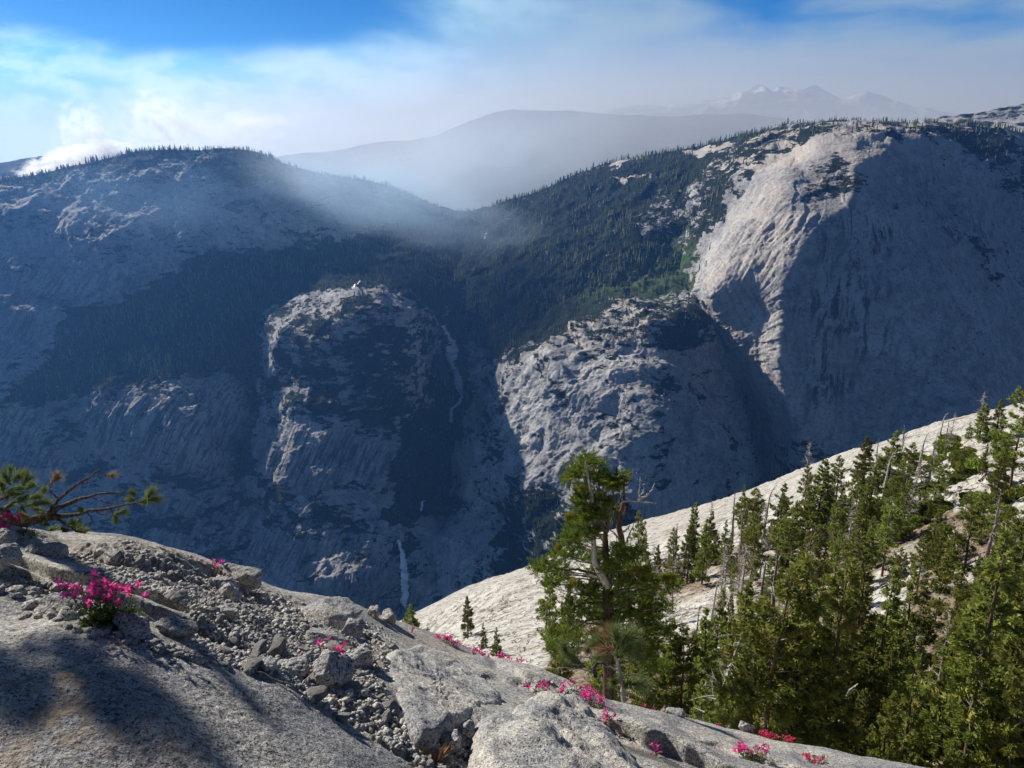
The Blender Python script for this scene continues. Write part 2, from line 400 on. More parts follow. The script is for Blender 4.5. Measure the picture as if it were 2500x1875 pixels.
D_face = tps([(2060, 500, 2730), (2100, 600, 2700), (2000, 700, 2670), (2150, 700, 2640), (2000, 900, 2625), (2150, 900, 2585), (2000, 1100, 2580), (2180, 1100, 2520), (2120, 480, 2760), (2080, 430, 2830), (2140, 400, 2900),
              (2200, 500, 2830), (2300, 450, 3060), (2300, 600, 2840), (2400, 600, 2990), (2500, 700, 3020), (2350, 800, 2630), (2500, 900, 2720), (2350, 1000, 2430), (2500, 1100, 2450), (2250, 380, 3060), (2150, 345, 3060), (2080, 345, 3010),
              (2400, 430, 3130), (2500, 540, 3280), (2400, 340, 3450), (2200, 310, 3400), (1850, 600, 2640), (1800, 800, 2600), (1722, 700, 2620), (1850, 450, 2750), (1850, 1000, 2580), (1850, 1200, 2500), (2700, 900, 3200), (2700, 600, 3500), (2080, 290, 3350), (1900, 380, 2950)])
CAP = tps([(1600, 760, 3000), (1500, 785, 2980), (1700, 750, 3020), (1440, 850, 2850), (1560, 865, 2780), (1680, 835, 2850), (1370, 860, 2900), (1300, 890, 2930), (1210, 1000, 2930), (1300, 1000, 2760), (1400, 980, 2650), (1500, 1000, 2530), (1550, 1000, 2505),
           (1610, 1000, 2540), (1700, 1000, 2670), (1790, 1000, 2860), (1720, 870, 2920), (1770, 830, 3060), (1250, 1130, 2640), (1400, 1150, 2440), (1550, 1150, 2330), (1700, 1150, 2480), (1820, 1150, 2740), (1500, 1300, 2200), (1850, 1000, 3200),
           (1850, 850, 3350), (1730, 700, 3400), (1550, 715, 3350), (1330, 800, 3300), (1190, 900, 3300), (1110, 1050, 3400), (1130, 1200, 3000), (1720, 1350, 2480), (1880, 1200, 3050)])
MID = tps([(880, 745, 3370), (760, 790, 3340), (990, 790, 3400), (870, 850, 3200), (870, 950, 3090), (745, 900, 3210), (1000, 900, 3250), (700, 1000, 3180), (870, 1050, 3000), (1020, 1050, 3130), (690, 1110, 3030), (850, 1150, 2920), (1000, 1150, 2990),
           (900, 1250, 2830), (690, 830, 3350), (640, 850, 3700), (590, 1000, 3650), (1080, 850, 3750), (1110, 1000, 3600), (880, 700, 3800), (1110, 1150, 3300), (700, 740, 3800), (1040, 740, 3800), (640, 1150, 3100), (800, 1350, 2700), (1020, 1300, 2850)])
LWALL = tps([(0, 1000, 2930), (200, 985, 2960), (420, 960, 3040), (560, 930, 3140), (600, 1000, 3080), (100, 1150, 2760), (300, 1150, 2740), (500, 1150, 2780), (560, 1120, 2860), (560, 1250, 2690), (300, 1350, 2600), (600, 1400, 2560), (0, 1400, 2620),
             (0, 930, 3300), (300, 900, 3300), (520, 850, 3400), (640, 950, 3500), (640, 1100, 3250), (660, 1250, 2800), (900, 1400, 2500), (-900, 1000, 2800), (-900, 850, 3300)])
MID_, LW_ = MID, LWALL
MID = lambda a, b: MID_(a, b)*.92
LWALL = lambda a, b: LW_(a, b)*1.025
def depth(px, py):
    d = np.minimum(B(px, py), np.maximum(D_flank(px, py), D_face(px, py)))
    b = B(px, py); lo = b-np.interp(py, [1150, 1450], [900, 60])
    d = np.minimum(d, CAP(px, py)); d = np.minimum(d, MID(px, py)); d = np.minimum(d, LWALL(px, py))
    return np.maximum(d, lo)
cols = np.concatenate([np.arange(-900, -20, 22.), np.arange(-20, 2521, 2.4), np.arange(2535, 3000, 22.)])
vis = 560; nb = 14
topc = TOP(cols)
rows = []
for k in range(15): rows.append(np.full(cols.shape, 1950-k*26.))
for k in range(vis):
    f = k/(vis-1); rows.append(1550+(topc-1550)*f)
PYG = np.array(rows); PXG = np.broadcast_to(cols, PYG.shape).copy()
YG = np.clip(depth(PXG, PYG), 1500, 6000)
# let the crest roll over instead of ending in a hard lip
G = P(PXG, PYG, YG)
last = G[-1]; back = []
for k in range(1, nb+1):
    q = last.copy(); s = 25*k*(1+k*.35); q[:, :2] *= (1+s/np.maximum(last[:, 1:2], 1)); q[:, 2] -= 4*k+1.1*k*k*3; back.append(q)
G = np.concatenate([G, np.array(back)])
nr, nc = G.shape[:2]
dr = np.gradient(G, axis=0); dc = np.gradient(G, axis=1)
N = np.cross(dc, dr); N /= np.linalg.norm(N, axis=2)[..., None]+1e-9
N *= np.where((N*G).sum(2) > 0, -1, 1)[..., None]
Pf = G.reshape(-1, 3)
px_all, py_all = proj(Pf); px_all = np.concatenate([PXG.ravel(), np.tile(cols, nb)]); py_all = np.concatenate([PYG.ravel(), np.repeat([0]*nb, nc)+np.tile(topc, nb)])
domeM = polymask(px_all, py_all, [(1690, 690), (1790, 500), (1850, 430), (1960, 360), (2080, 335), (2250, 370), (2420, 450), (2520, 620), (2520, 1250), (1880, 1250), (1800, 900)], 20)
cliff = 1-np.abs(N.reshape(-1, 3)[:, 2])
disp = 26*ridged(Pf*np.array([1/330, 1/330, 1/420]), 3)*(1-.93*domeM)
Pw = Pf+np.stack([fbm(Pf/70., 3), fbm(Pf/70.+9, 3), fbm(Pf/70.+23, 3)], 1)*16
disp += (1-.78*domeM)*(16*blocks(Pw*np.array([1/120, 1/120, 1/170]), 1)+7*blocks(Pw*np.array([1/46, 1/46, 1/70]), 2)+2.6*blocks(Pw*np.array([1/17, 1/17, 1/24]), 3))
disp += 11*ridged(Pf*np.array([1/110, 1/110, 1/170]), 3)*(1-.85*domeM)*.5
disp += domeM*(1.2*ridged(Pf*np.array([1/70, 1/120, 1/480])+5, 2)+4.5*blocks((Pw+np.stack([fbm(Pf/220., 2), fbm(Pf/220.+3, 2), Pf[:, 0]*0], 1)*60)*np.array([1/85, 1/85, 1/210]), 5))
disp += 1.5*fbm(Pf*np.array([1/9, 1/9, 1/12])+5, 2)
# slanting slab joints
jn = Pf@np.array([.75, .1, .55])
disp += 3.0*ridged(np.stack([jn/28, Pf[:, 2]/400, Pf[:, 1]/200], 1), 2)*polymask(px_all, py_all, [(0, 950), (620, 930), (640, 1250), (0, 1400)], 60)
# overhanging arch ribs on the dome's lit flank
fl = polymask(px_all, py_all, [(1720, 700), (1800, 540), (1990, 530), (1930, 650), (1915, 900), (1900, 1060), (1830, 930)], 15)
fn = Pf@np.array([.55, -.2, .8])
la = np.stack([(Pf[:, 0]*.86-Pf[:, 2]*.5)/26, (Pf[:, 0]*.5+Pf[:, 2]*.86)/330, Pf[:, 1]/300], 1)
disp += 4.5*fl*(1-np.abs(pnoise(la))*2)+2.6*fl*ridged(la*np.array([2.6, 2.2, 2])+4, 2)+4.*fl*blocks(la*np.array([.9, 2.6, 1.]), 7)
disp += 3.*fl*ridged(np.stack([Pf[:, 0]/45+fn/260, Pf[:, 1]/150, fn/170], 1)+3, 3)
dtop = np.concatenate([(PYG-topc).ravel(), np.zeros(nb*nc)]); disp = disp*(.3+.7*sstep(0, 60, dtop))
Gd = (Pf+N.reshape(-1, 3)*disp[:, None])
# ---- cover masks (what grows where; full cover also darkens the gorge)
wq = Pf/np.array([150., 150, 110]); wx = 24*fbm(wq, 4, .6); wy = 20*fbm(wq+31.7, 4, .6)
A = lambda poly, soft=25: polymask(px_all+wx, py_all+wy, poly, soft)
veg = np.full(len(Pf), .42)
def setm(poly, val, soft=25, arr=None):
    global veg
    k = A(poly, soft); veg = veg*(1-k)+val*k
setm([(-50, 420), (700, 370), (1100, 500), (1100, 700), (700, 720), (-50, 1000)], .33, 30)
setm([(-50, 430), (150, 400), (400, 360), (620, 360), (760, 420), (1000, 480), (960, 520), (700, 470), (420, 430), (200, 450), (0, 500)], .62, 20)
setm([(30, 980), (160, 840), (150, 780), (330, 740), (400, 690), (560, 620), (760, 620), (860, 600), (1020, 540), (1100, 510), (1250, 480), (1400, 430), (1550, 380), (1700, 350), (1850, 320), (1890, 350), (1840, 400), (1800, 470), (1720, 560), (1720, 720), (1560, 740), (1440, 790), (1330, 860), (1250, 900), (1160, 850), (1120, 800), (1000, 745), (880, 728), (740, 740), (650, 790), (645, 900), (590, 1000), (570, 1150), (500, 1000), (460, 930), (300, 965), (100, 985)], .95, 18)
setm([(1560, 560), (1640, 480), (1780, 400), (1850, 380), (1800, 520), (1720, 640), (1640, 640)], .60, 25)
setm([(1490, 365), (1560, 362), (1590, 385), (1540, 400), (1490, 420), (1500, 395)], .1, 10)
setm([(1670, 378), (1740, 362), (1810, 365), (1800, 385), (1720, 398), (1680, 396)], .1, 8)
setm([(1500, 450), (1600, 440), (1600, 450), (1520, 462)], .1, 6)
setm([(1860, 330), (2000, 300), (2200, 300), (2330, 320), (2330, 370), (2080, 345), (1930, 385), (1860, 430), (1760, 520), (1720, 460), (1800, 380)], .56, 15)
setm([(2290, 310), (2420, 312), (2520, 340), (2520, 440), (2400, 400), (2290, 350)], .75, 15)
setm([(2450, 300), (2520, 300), (2520, 420), (2480, 380)], .1, 8)
setm([(1330, 850), (1430, 800), (1640, 740), (1710, 745), (1700, 850), (1600, 880), (1450, 850), (1350, 890)], .60, 15)
setm([(1300, 880), (1420, 850), (1560, 880), (1580, 1100), (1500, 1190), (1300, 1190), (1230, 1100)], .26, 15)
setm([(1100, 980), (1180, 960), (1190, 1240), (1110, 1220)], .25, 12)
setm([(1600, 870), (1760, 830), (1870, 1000), (1880, 1200), (1600, 1180)], .27, 20)
setm([(1250, 1230), (1900, 1190), (1900, 1500), (1200, 1500)], .72, 25)
setm([(1530, 1190), (1700, 1180), (1720, 1260), (1560, 1330)], .1, 15)
setm([(750, 790), (870, 745), (1010, 800), (1040, 930), (960, 1050), (760, 1000), (735, 880)], .6, 15)
setm([(670, 780), (745, 780), (740, 1000), (660, 1000)], .52, 15)
setm([(650, 1070), (700, 1040), (830, 1060), (950, 1090), (930, 1180), (760, 1190), (650, 1150)], .13, 15)
setm([(1040, 880), (1110, 860), (1120, 1100), (1080, 1240), (940, 1300), (960, 1100), (1030, 1000)], 1., 18)  # vegetation, raised to full cover to put the gorge's shade into the colour
setm([(1045, 780), (1110, 795), (1165, 890), (1180, 1000), (1140, 1090), (1090, 1070), (1075, 900)], 1., 10)  # near-black rock round the cascade, darkened through the cover value
setm([(560, 780), (660, 800), (650, 1000), (640, 1160), (560, 1180), (590, 950)], .95, 12)
setm([(370, 700), (300, 735), (170, 725), (60, 680), (0, 640), (0, 600), (170, 620), (360, 668)], .12, 14)
setm([(0, 660), (80, 720), (170, 800), (130, 850), (40, 880), (0, 960)], .08, 12)
setm([(180, 985), (440, 955), (560, 930), (600, 1050), (520, 1180), (400, 1120), (220, 1080)], .22, 20)
setm([(0, 1000), (150, 1010), (170, 1160), (0, 1180)], .2, 20)
setm([(300, 1190), (600, 1150), (880, 1230), (900, 1300), (600, 1260), (400, 1250)], .5, 25)
setm([(1020, 1280), (1200, 1270), (1220, 1330), (1100, 1450), (1010, 1470)], .2, 20)
setm([(600, 1370), (960, 1290), (960, 1480), (700, 1450)], .24, 20)
dk = A([(1690, 690), (1790, 500), (1850, 430), (1960, 360), (2080, 335), (2250, 370), (2420, 450), (2520, 620), (2520, 1250), (1880, 1250), (1800, 900)], 8)
veg = veg*(1-dk)+.05*dk
setm([(1960, 420), (2060, 375), (2120, 420), (2120, 470), (2020, 500), (1950, 500)], .42, 14)
setm([(1890, 1110), (2060, 1080), (2200, 1120), (2100, 1250), (1890, 1250)], .45, 20)
setm([(2330, 560), (2440, 580), (2520, 720), (2520, 760), (2400, 680)], .38, 14)
stain = np.full(len(Pf), .35)
k = A([(1990, 520), (2060, 500), (2180, 560), (2160, 900), (1980, 1000), (1930, 800)], 25); stain = stain*(1-k)+.95*k
k = A([(2180, 400), (2300, 420), (2420, 560), (2400, 640), (2200, 480)], 15); stain = np.maximum(stain, k)
warm = A([(1300, 850), (1560, 760), (1700, 760), (1600, 860), (1400, 860)], 20)*.6+A([(1860, 430), (1990, 540), (1900, 700), (1800, 700)], 30)*.35+A([(1450, 360), (2400, 290), (2400, 370), (1450, 480)], 20)*.6+polymask(px_all, py_all, [(1722, 700), (1800, 520), (1980, 380), (2100, 345), (2200, 400), (1990, 530), (1915, 700), (1890, 1060), (1800, 900)], 40)*.55+A([(740, 790), (870, 745), (1010, 800), (1000, 920), (760, 920)], 25)*.5+A([(1100, 980), (1180, 960), (1190, 1240), (1110, 1220)], 15)*.6  # sunlight put into the rock colour on the dome's flank; warm tone elsewhere
lush = A([(1440, 760), (1560, 660), (1700, 560), (1740, 640), (1700, 740), (1560, 740)], 25)
me = mesh('mountain', Gd, gridfaces(nr, nc), False, {'veg': veg, 'stain': stain, 'warm': warm, 'lush': lush, 'snow': np.zeros(len(Pf)), 'flank': fl, 'slab': A([(180, 985), (440, 950), (580, 930), (600, 1050), (520, 1180), (400, 1130), (220, 1080)], 25)+A([(650, 1070), (700, 1040), (830, 1060), (950, 1090), (930, 1180), (760, 1190), (650, 1150)], 20)+A([(0, 1000), (150, 1010), (170, 1160), (0, 1180)], 30)+A([(300, 1240), (600, 1200), (900, 1300), (980, 1480), (600, 1400)], 40)*.8+A([(0, 640), (370, 700), (170, 780), (0, 900)], 30)*.7})
mountain = tag(obj('mountain', me, M_MOUNT), 'blue shadowed granite mountains and domes around the deep canyon', kind='structure')
GD = Gd.reshape(nr, nc, 3); VEG = veg.reshape(nr, nc)
def on_mount(px, py):
    """points of the mountain seen at the given view positions"""
    ci = np.clip(np.interp(px, cols, np.arange(len(cols))), 0, len(cols)-1.01)
    tp = TOP(px)
    ri = np.where(py > 1550, (1950-py)/26., 15+(1550-py)/(1550-tp)*(vis-1)); ri = np.clip(ri, 0, 15+vis-1.01)
    i0 = ri.astype(int); j0 = ci.astype(int); a = (ri-i0)[:, None]; b = (ci-j0)[:, None]
    return GD[i0, j0]*(1-a)*(1-b)+GD[i0+1, j0]*a*(1-b)+GD[i0, j0+1]*(1-a)*b+GD[i0+1, j0+1]*a*b, VEG[i0, j0]

# ---- distant ranges
def far_range(name, sil, Y0, Y1, drop, label, vegv, snowf=None, amp=60, step=6., nrw=70, sc=1.):
    f = scurve(sil, 4); fs_ = scurve(sil, 90); x = np.arange(sil[0][0], sil[-1][0], step)
    rows_ = []
    for k in range(nrw):
        u = k/(nrw-1)
        rows_.append(P(x, fs_(x)+(f(x)-fs_(x))*u**4+drop*(1-u)**1.1, Y0+(Y1-Y0)*u))
    G = np.array(rows_); bk = []
    for k in range(1, 8):
        q = G[-1].copy(); q[:, :2] *= 1+.012*k*k; q[:, 2] -= 25*k*k*.7; bk.append(q)
    G = np.concatenate([G, np.array(bk)]); V = G.reshape(-1, 3)
    d = amp*ridged(V/(900.*sc), 5, .5)
    dn = V/np.linalg.norm(V, axis=1)[:, None]
    V = V-dn*(d*2.2)[:, None]; V[:, 2] += d*.22
    hf = np.repeat(np.concatenate([np.linspace(0, 1, nrw), np.ones(7)]), len(x))
    pxx = np.tile(x, nrw+7)
    sn = snowf(pxx, hf) if snowf else np.zeros(len(V))
    z = np.zeros(len(V))
    m = mesh(name, V, gridfaces(nrw+7, len(x)), True, {'veg': vegv+z, 'stain': z, 'warm': z+.2, 'lush': z, 'snow': sn})
    return tag(obj(name, m, M_MOUNT), label, kind='structure')
pk = [(1200, 300), (1440, 285), (1500, 268), (1560, 260), (1620, 262), (1700, 250), (1780, 240), (1800, 232), (1825, 222), (1850, 210), (1868, 213), (1885, 228), (1900, 212), (1925, 216), (1960, 226), (1975, 212), (1990, 210), (2010, 220), (2050, 240), (2090, 235), (2120, 228), (2150, 234), (2190, 250), (2230, 262), (2270, 268), (2340, 282), (2700, 300)]
def snowf(px, h):
    s = .42*sstep(.5, .9, h)*np.exp(-((px-1880)/170.)**2)+.36*sstep(.6, .95, h)*np.exp(-((px-1640)/130.)**2)+.28*sstep(.6, .95, h)*np.exp(-((px-2080)/110.)**2)
    return s
far_range('far_peaks', pk, 10800, 12200, 130, 'pale hazy high peaks with snow patches on the horizon', .25, snowf, 95, 3., 110, .7)
far_range('distant_ridge', [(560, 400), (680, 384), (760, 375), (850, 366), (880, 356), (930, 349), (1000, 347), (1050, 338), (1100, 318), (1140, 302), (1200, 280), (1250, 269), (1320, 270), (1380, 272), (1430, 276), (1500, 281), (1600, 287), (1700, 284), (1800, 280), (1900, 290), (2000, 310)],
          7300, 10000, 260, 'long hazy ridge rising behind the smoky valley', .95, None, 60, 5., 90, .8)
far_range('right_ridge', [(2180, 330), (2260, 296), (2300, 288), (2340, 283), (2390, 280), (2440, 268), (2480, 256), (2520, 252), (2600, 240), (2800, 240)],
          4300, 5000, 110, 'granite ridge with trees behind the dome at right edge', .4, None, 30, 4., 50, .35)
far_range('left_ridge', [(-600, 430), (-100, 402), (0, 398), (60, 388), (110, 381), (160, 380), (230, 400), (300, 430), (420, 460)],
          5000, 5500, 90, 'dark wooded ridge behind the smoke at far left', .8, None, 20, 4., 30, .35)
# ================================================================== NEAR SLOPE (pale granite with the forest)
sl_top = [(700, 1640), (850, 1580), (960, 1552), (1034, 1522), (1110, 1478), (1187, 1437), (1322, 1399), (1450, 1366), (1582, 1331), (1680, 1303), (1763, 1277), (1853, 1252), (1950, 1216), (2045, 1176), (2147, 1140), (2260, 1096), (2330, 1074), (2396, 1060), (2500, 1026), (2700, 960), (3100, 860)]
STOP = scurve(sl_top, 16)
SL = tps([(700, 1640, 165), (1034, 1520, 152), (1187, 1437, 150), (1322, 1400, 148), (1582, 1331, 140), (1763, 1277, 136), (2045, 1176, 130), (2260, 1096, 126), (2500, 1026, 124), (3000, 900, 120),
          (1100, 1560, 120), (1250, 1600, 92), (1450, 1500, 108), (1700, 1420, 106), (1900, 1380, 100), (2100, 1300, 102), (2300, 1250, 97), (2500, 1200, 92), (3000, 1100, 85),
          (1250, 1700, 66), (1500, 1700, 58), (1700, 1600, 68), (1900, 1550, 70), (2200, 1500, 66), (2500, 1450, 60), (1700, 1800, 42), (2000, 1750, 44), (2250, 1700, 44), (2500, 1700, 38),
          (1500, 1875, 40), (2000, 1900, 31), (2250, 1875, 32), (2500, 1875, 29), (3000, 1875, 25), (900, 1875, 60), (1500, 2100, 24), (2500, 2100, 20), (3000, 1500, 50), (2500, 2300, 16), (800, 2300, 40)])
sx = np.arange(760, 3000, 2.6); nrs = 420
rows = []; st = STOP(sx)
for k in range(nrs):
    f = k/(nrs-1); rows.append(2150+(st-2150)*f)
SPY = np.array(rows); SPX = np.broadcast_to(sx, SPY.shape).copy(); SY = np.clip(SL(SPX, SPY), 14, 170)
G = P(SPX, SPY, SY); bk = []
for k in range(1, 16):
    q = G[-1].copy(); s = .8*k*(1+k*.5); q[:, 1] += s; q[:, 0] += s*.3; q[:, 2] -= .10*k*k*1.6+.5*k; bk.append(q)
G = np.concatenate([G, np.array(bk)]); V = G.reshape(-1, 3)
hh = .9*fbm(V/np.array([16., 16, 16]), 3)+.34*ridged(V*np.array([.16, .34, .9]), 4, .5)+.10*fbm(V*1.3, 3)
V = V.copy(); V[:, 2] += hh*.7
pxa, pya = proj(V)
duff = np.full(len(V), .30)
for poly, v in (([(1560, 1400), (1800, 1340), (2100, 1290), (2500, 1240), (2500, 1950), (1300, 1950), (1300, 1650)], .5), ([(1600, 1480), (1780, 1430), (1800, 1600), (1620, 1640)], .33), ([(2060, 1440), (2210, 1440), (2200, 1590), (2080, 1590)], .22),
                ([(1500, 1650), (2600, 1560), (2600, 2100), (1400, 2100)], .62), ([(1030, 1530), (1250, 1410), (1400, 1400), (1450, 1500), (1200, 1560)], .12), ([(2250, 1480), (2400, 1480), (2380, 1660), (2280, 1660)], .75)):
    k = polymask(pxa, pya, poly, 30); duff = duff*(1-k)+v*k
nrS, ncS = G.shape[:2]
slope = tag(obj('granite_slope', mesh('granite_slope', V, gridfaces(nrS, ncS), True, {'duff': duff}), M_SLOPE), 'bright pale granite slope dotted with conifers and low green scrub', kind='structure')
GS = V.reshape(nrS, ncS, 3)
def on_slope(px, py):
    px = np.atleast_1d(np.asarray(px, float)); py = np.atleast_1d(np.asarray(py, float))
    ci = np.clip((px-760)/2.6, 0, ncS-1.01); tp = STOP(px); ri = np.clip((2150-py)/(2150-tp)*(nrs-1), 0, nrs-1.01)
    i0 = ri.astype(int); j0 = ci.astype(int); a = (ri-i0)[:, None]; b = (ci-j0)[:, None]
    return GS[i0, j0]*(1-a)*(1-b)+GS[i0+1, j0]*a*(1-b)+GS[i0, j0+1]*(1-a)*b+GS[i0+1, j0+1]*a*b

# ================================================================== FOREGROUND ROCK
edge = [(-700, 1205), (-300, 1262), (0, 1300), (60, 1302), (120, 1309), (200, 1316), (300, 1326), (340, 1334), (420, 1356), (480, 1376), (560, 1403), (640, 1428), (700, 1447), (780, 1466), (860, 1487), (940, 1512), (1000, 1538), (1060, 1568), (1120, 1592),
        (1200, 1614), (1300, 1642), (1380, 1672), (1450, 1700), (1520, 1722), (1600, 1738), (1700, 1757), (1800, 1782), (1900, 1808), (2000, 1830), (2100, 1848), (2200, 1868), (2350, 1902), (2700, 1985), (3300, 2110)]
ex, ez = ray(np.array([e[0] for e in edge]), np.array([e[1] for e in edge]))
def f_m(s): return -(np.interp(s-.012, ex, ez)+np.interp(s, ex, ez)+np.interp(s+.012, ex, ez))/3
FH = 1.6
def f_ye(s): return np.interp(s, [-1.2, -.6, -.2, .3, .8], [4.6, 5.0, 5.2, 5.2, 5.0])
def fg_base(s, y):
    s = np.clip(s, -1.6, 1.4); m = f_m(s); ye = f_ye(s); c = FH/ye**2; b = m-2*FH/ye
    return -FH-b*y-c*y*y
def fg_y(px, py):
    s, z = ray(px, py); t = -z; m = f_m(s); ye = f_ye(s); c = FH/ye**2; b = m-2*FH/ye
    q = np.maximum((t-b)**2-4*c*FH, 0)
    return ((t-b)-np.sqrt(q))/(2*c)
fs = np.concatenate([np.linspace(-2.6, -.82, 60)[:-1], np.linspace(-.82, .82, 1150), np.linspace(.82, 2.4, 50)[1:]])
fy = np.concatenate([np.linspace(.35, 1.35, 30)[:-1], 1.35*np.exp(np.linspace(0, math.log(6.2/1.35), 760)), np.linspace(6.2, 9, 40)[1:], np.linspace(9, 26, 30)[1:]])
FS, FY = np.meshgrid(fs, fy)
FZ = fg_base(FS, FY)
FX = FS*FY
pp = np.stack([FX, FY, FZ], -1).reshape(-1, 3); fpx, fpy = proj(pp); Y_ = pp[:, 1]
flat = pp*np.array([1, 1, .35])
vis_ = (Y_ < 9)*1.
# --- regions, described where they lie on the rock
gravel_poly = [(150, 1355), (330, 1345), (480, 1395), (640, 1445), (760, 1480), (850, 1500), (960, 1545), (960, 1600), (930, 1680), (985, 1760), (1110, 1760), (1250, 1850), (1330, 1900), (1080, 1900), (960, 1830), (860, 1770), (780, 1730), (690, 1670), (560, 1625), (470, 1590), (480, 1510), (330, 1440), (240, 1400)]
grav = polymask(fpx, fpy, gravel_poly, 14)*(Y_ < 5.3)
h = .10*fbm(flat*np.array([.9, .9, .9]), 3)*vis_
fo = np.stack([(flat[:, 0]*.86-flat[:, 1]*.5)*3.2, (flat[:, 0]*.5+flat[:, 1]*.86)*13, flat[:, 2]*8], 1)
h += .009*fbm(fo, 4)+.0022*ridged(flat*26, 3)
# raised lip along the skyline at the left and the trench below it
lip = [(-100, 1345), (60, 1338), (150, 1345), (300, 1385), (420, 1405), (520, 1418), (620, 1452)]
d, tt = polydist(fpx, fpy, lip); near = (np.abs(d) < 200)&(fpx < 700)
h += near*sstep(-7, 7, d)*(1-sstep(15, 90, d))*.035*sstep(680, 560, fpx)
h -= near*sstep(6, -4, d)*(1-sstep(-14, -80, d))*.035*sstep(640, 500, fpx)
# the big slab at the bottom left rises out of a dark crevice
slab = [(-150, 1478), (0, 1497), (100, 1510), (200, 1548), (300, 1580), (420, 1598), (520, 1622), (620, 1655), (700, 1690), (780, 1738), (860, 1775), (960, 1832), (1040, 1885), (1100, 1930)]
d, tt = polydist(fpx, fpy, slab)
w = sstep(-30, 60, tt*1000)*0+1
fade = sstep(1150, 700, fpx)
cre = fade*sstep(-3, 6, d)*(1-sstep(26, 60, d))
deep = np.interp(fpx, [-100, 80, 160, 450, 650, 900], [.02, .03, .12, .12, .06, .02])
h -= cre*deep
h += sstep(2, -10, d)*(1-sstep(-40, -330, d))*.05*fade
# layered ledges between the crevice and the gravel
for li, (line, hgt, run) in enumerate([([(-100, 1395), (60, 1400), (150, 1425), (280, 1450), (420, 1490), (500, 1530), (560, 1560)], .045, 50), ([(-50, 1430), (80, 1440), (190, 1475), (300, 1500), (420, 1545), (520, 1580)], .03, 34), ([(330, 1530), (430, 1560), (560, 1600)], .03, 30)]):
    d, tt = polydist(fpx, fpy, line); k = (fpx < 620)*1.
    wob = 7*fbm(np.stack([fpx/110, fpy/110, fpx*0+li], 1), 2)
    h += k*sstep(-3, 4, d+wob)*(1-sstep(10, run+30, d+wob))*hgt*sstep(620, 480, fpx)
    h -= k*sstep(3, -2, d+wob)*(1-sstep(-5, -26, d+wob))*hgt*.8*sstep(620, 480, fpx)
# right hand side: long slanting cracks running down the flank
for li, line in enumerate([[(1420, 1760), (1560, 1800), (1700, 1840), (1880, 1900)], [(1480, 1735), (1700, 1790), (1900, 1850), (2100, 1900)], [(1620, 1750), (1800, 1800), (1960, 1850)], [(1180, 1600), (1330, 1680), (1450, 1740)], [(1040, 1585), (1150, 1630), (1300, 1660), (1420, 1700)]]):
    d, tt = polydist(fpx, fpy, line); wob = 11*fbm(np.stack([fpx/140, fpy/140, fpx*0+9+li], 1), 2); inr = sstep(0, .12, tt)*sstep(1, .88, tt)
    hh_ = .022 if li else .06
    h += inr*sstep(-2, 5, d+wob)*(1-sstep(6, 50, d+wob))*hh_*.8
    h -= inr*sstep(2, -3, d+wob)*(1-sstep(-4, -26 if li else -60, d+wob))*hh_
# swells that catch and lose the low sun
def bumpw(x, y, rx, ry, a):
    return a*np.exp(-((pp[:, 0]-x)/rx)**2-((pp[:, 1]-y)/ry)**2)
h += bumpw(-1.05, 2.35, .45, .5, .10)
h -= grav*.012
h += grav*(.018*ridged(flat*9, 3)+.010*ridged(flat*26+7, 2))
# rounded outcrop just outside the picture on the left
OUT = []
for o_ in OUT: h += bumpw(*o_)
pp[:, 2] += h
crack_dark = cre*(deep > .04)*1.+0  # near-black brown in the deep crevice and below one right-hand crack
d, tt = polydist(fpx, fpy, [(1420, 1770), (1560, 1812), (1700, 1850), (1880, 1910)]); crack_dark += sstep(4, -4, d)*(1-sstep(-20, -60, d))*(np.abs(d) < 100)*.6
rust = polymask(fpx, fpy, [(0, 1690), (180, 1700), (260, 1780), (420, 1800), (520, 1880), (0, 1900)], 60)+polymask(fpx, fpy, [(980, 1535), (1100, 1560), (1150, 1600), (1000, 1580)], 15)+polymask(fpx, fpy, [(340, 1345), (440, 1360), (480, 1385), (380, 1370)], 10)
fgm = mesh('rock_ground', pp, gridfaces(len(fy), len(fs)), True, {'grit': grav, 'crack_dark': np.clip(crack_dark, 0, 1), 'rust': np.clip(rust, 0, 1)})
rockground = tag(obj('rock_ground', fgm, M_FG), 'grey speckled granite in the foreground with gravel and cracks', kind='structure')
FGP = pp.reshape(len(fy), len(fs), 3)
bvh = BVHTree.FromPolygons([tuple(v) for v in pp[::1].tolist()], gridfaces(len(fy), len(fs)).tolist()) if False else None
def fg_z(x, y):
    """height of the foreground rock at world x, y"""
    x = np.atleast_1d(np.asarray(x, float)); y = np.atleast_1d(np.asarray(y, float)); s = x/y
    jc = np.clip(np.interp(s, fs, np.arange(len(fs))), 0, len(fs)-1.01); ic = np.clip(np.interp(y, fy, np.arange(len(fy))), 0, len(fy)-1.01)
    i0 = ic.astype(int); j0 = jc.astype(int); a = ic-i0; b = jc-j0; Z = FGP[..., 2]
    return Z[i0, j0]*(1-a)*(1-b)+Z[i0+1, j0]*a*(1-b)+Z[i0, j0+1]*(1-a)*b+Z[i0+1, j0+1]*a*b
def on_fg(px, py):
    """first point of the foreground rock met by the view ray"""
    px = np.atleast_1d(np.asarray(px, float)); py = np.atleast_1d(np.asarray(py, float))
    X, Zr = ray(px, py); y = np.full(px.shape, .9); out = None; done = np.zeros(px.shape, bool); res = fg_y(px, py).copy()
    while y[0] < 6.0:
        hit = (~done) & (Zr*y <= fg_z(X*y, y)); res[hit] = y[hit]; done |= hit; y = y+.012
    return np.stack([X*res, res, fg_z(X*res, res)], -1)
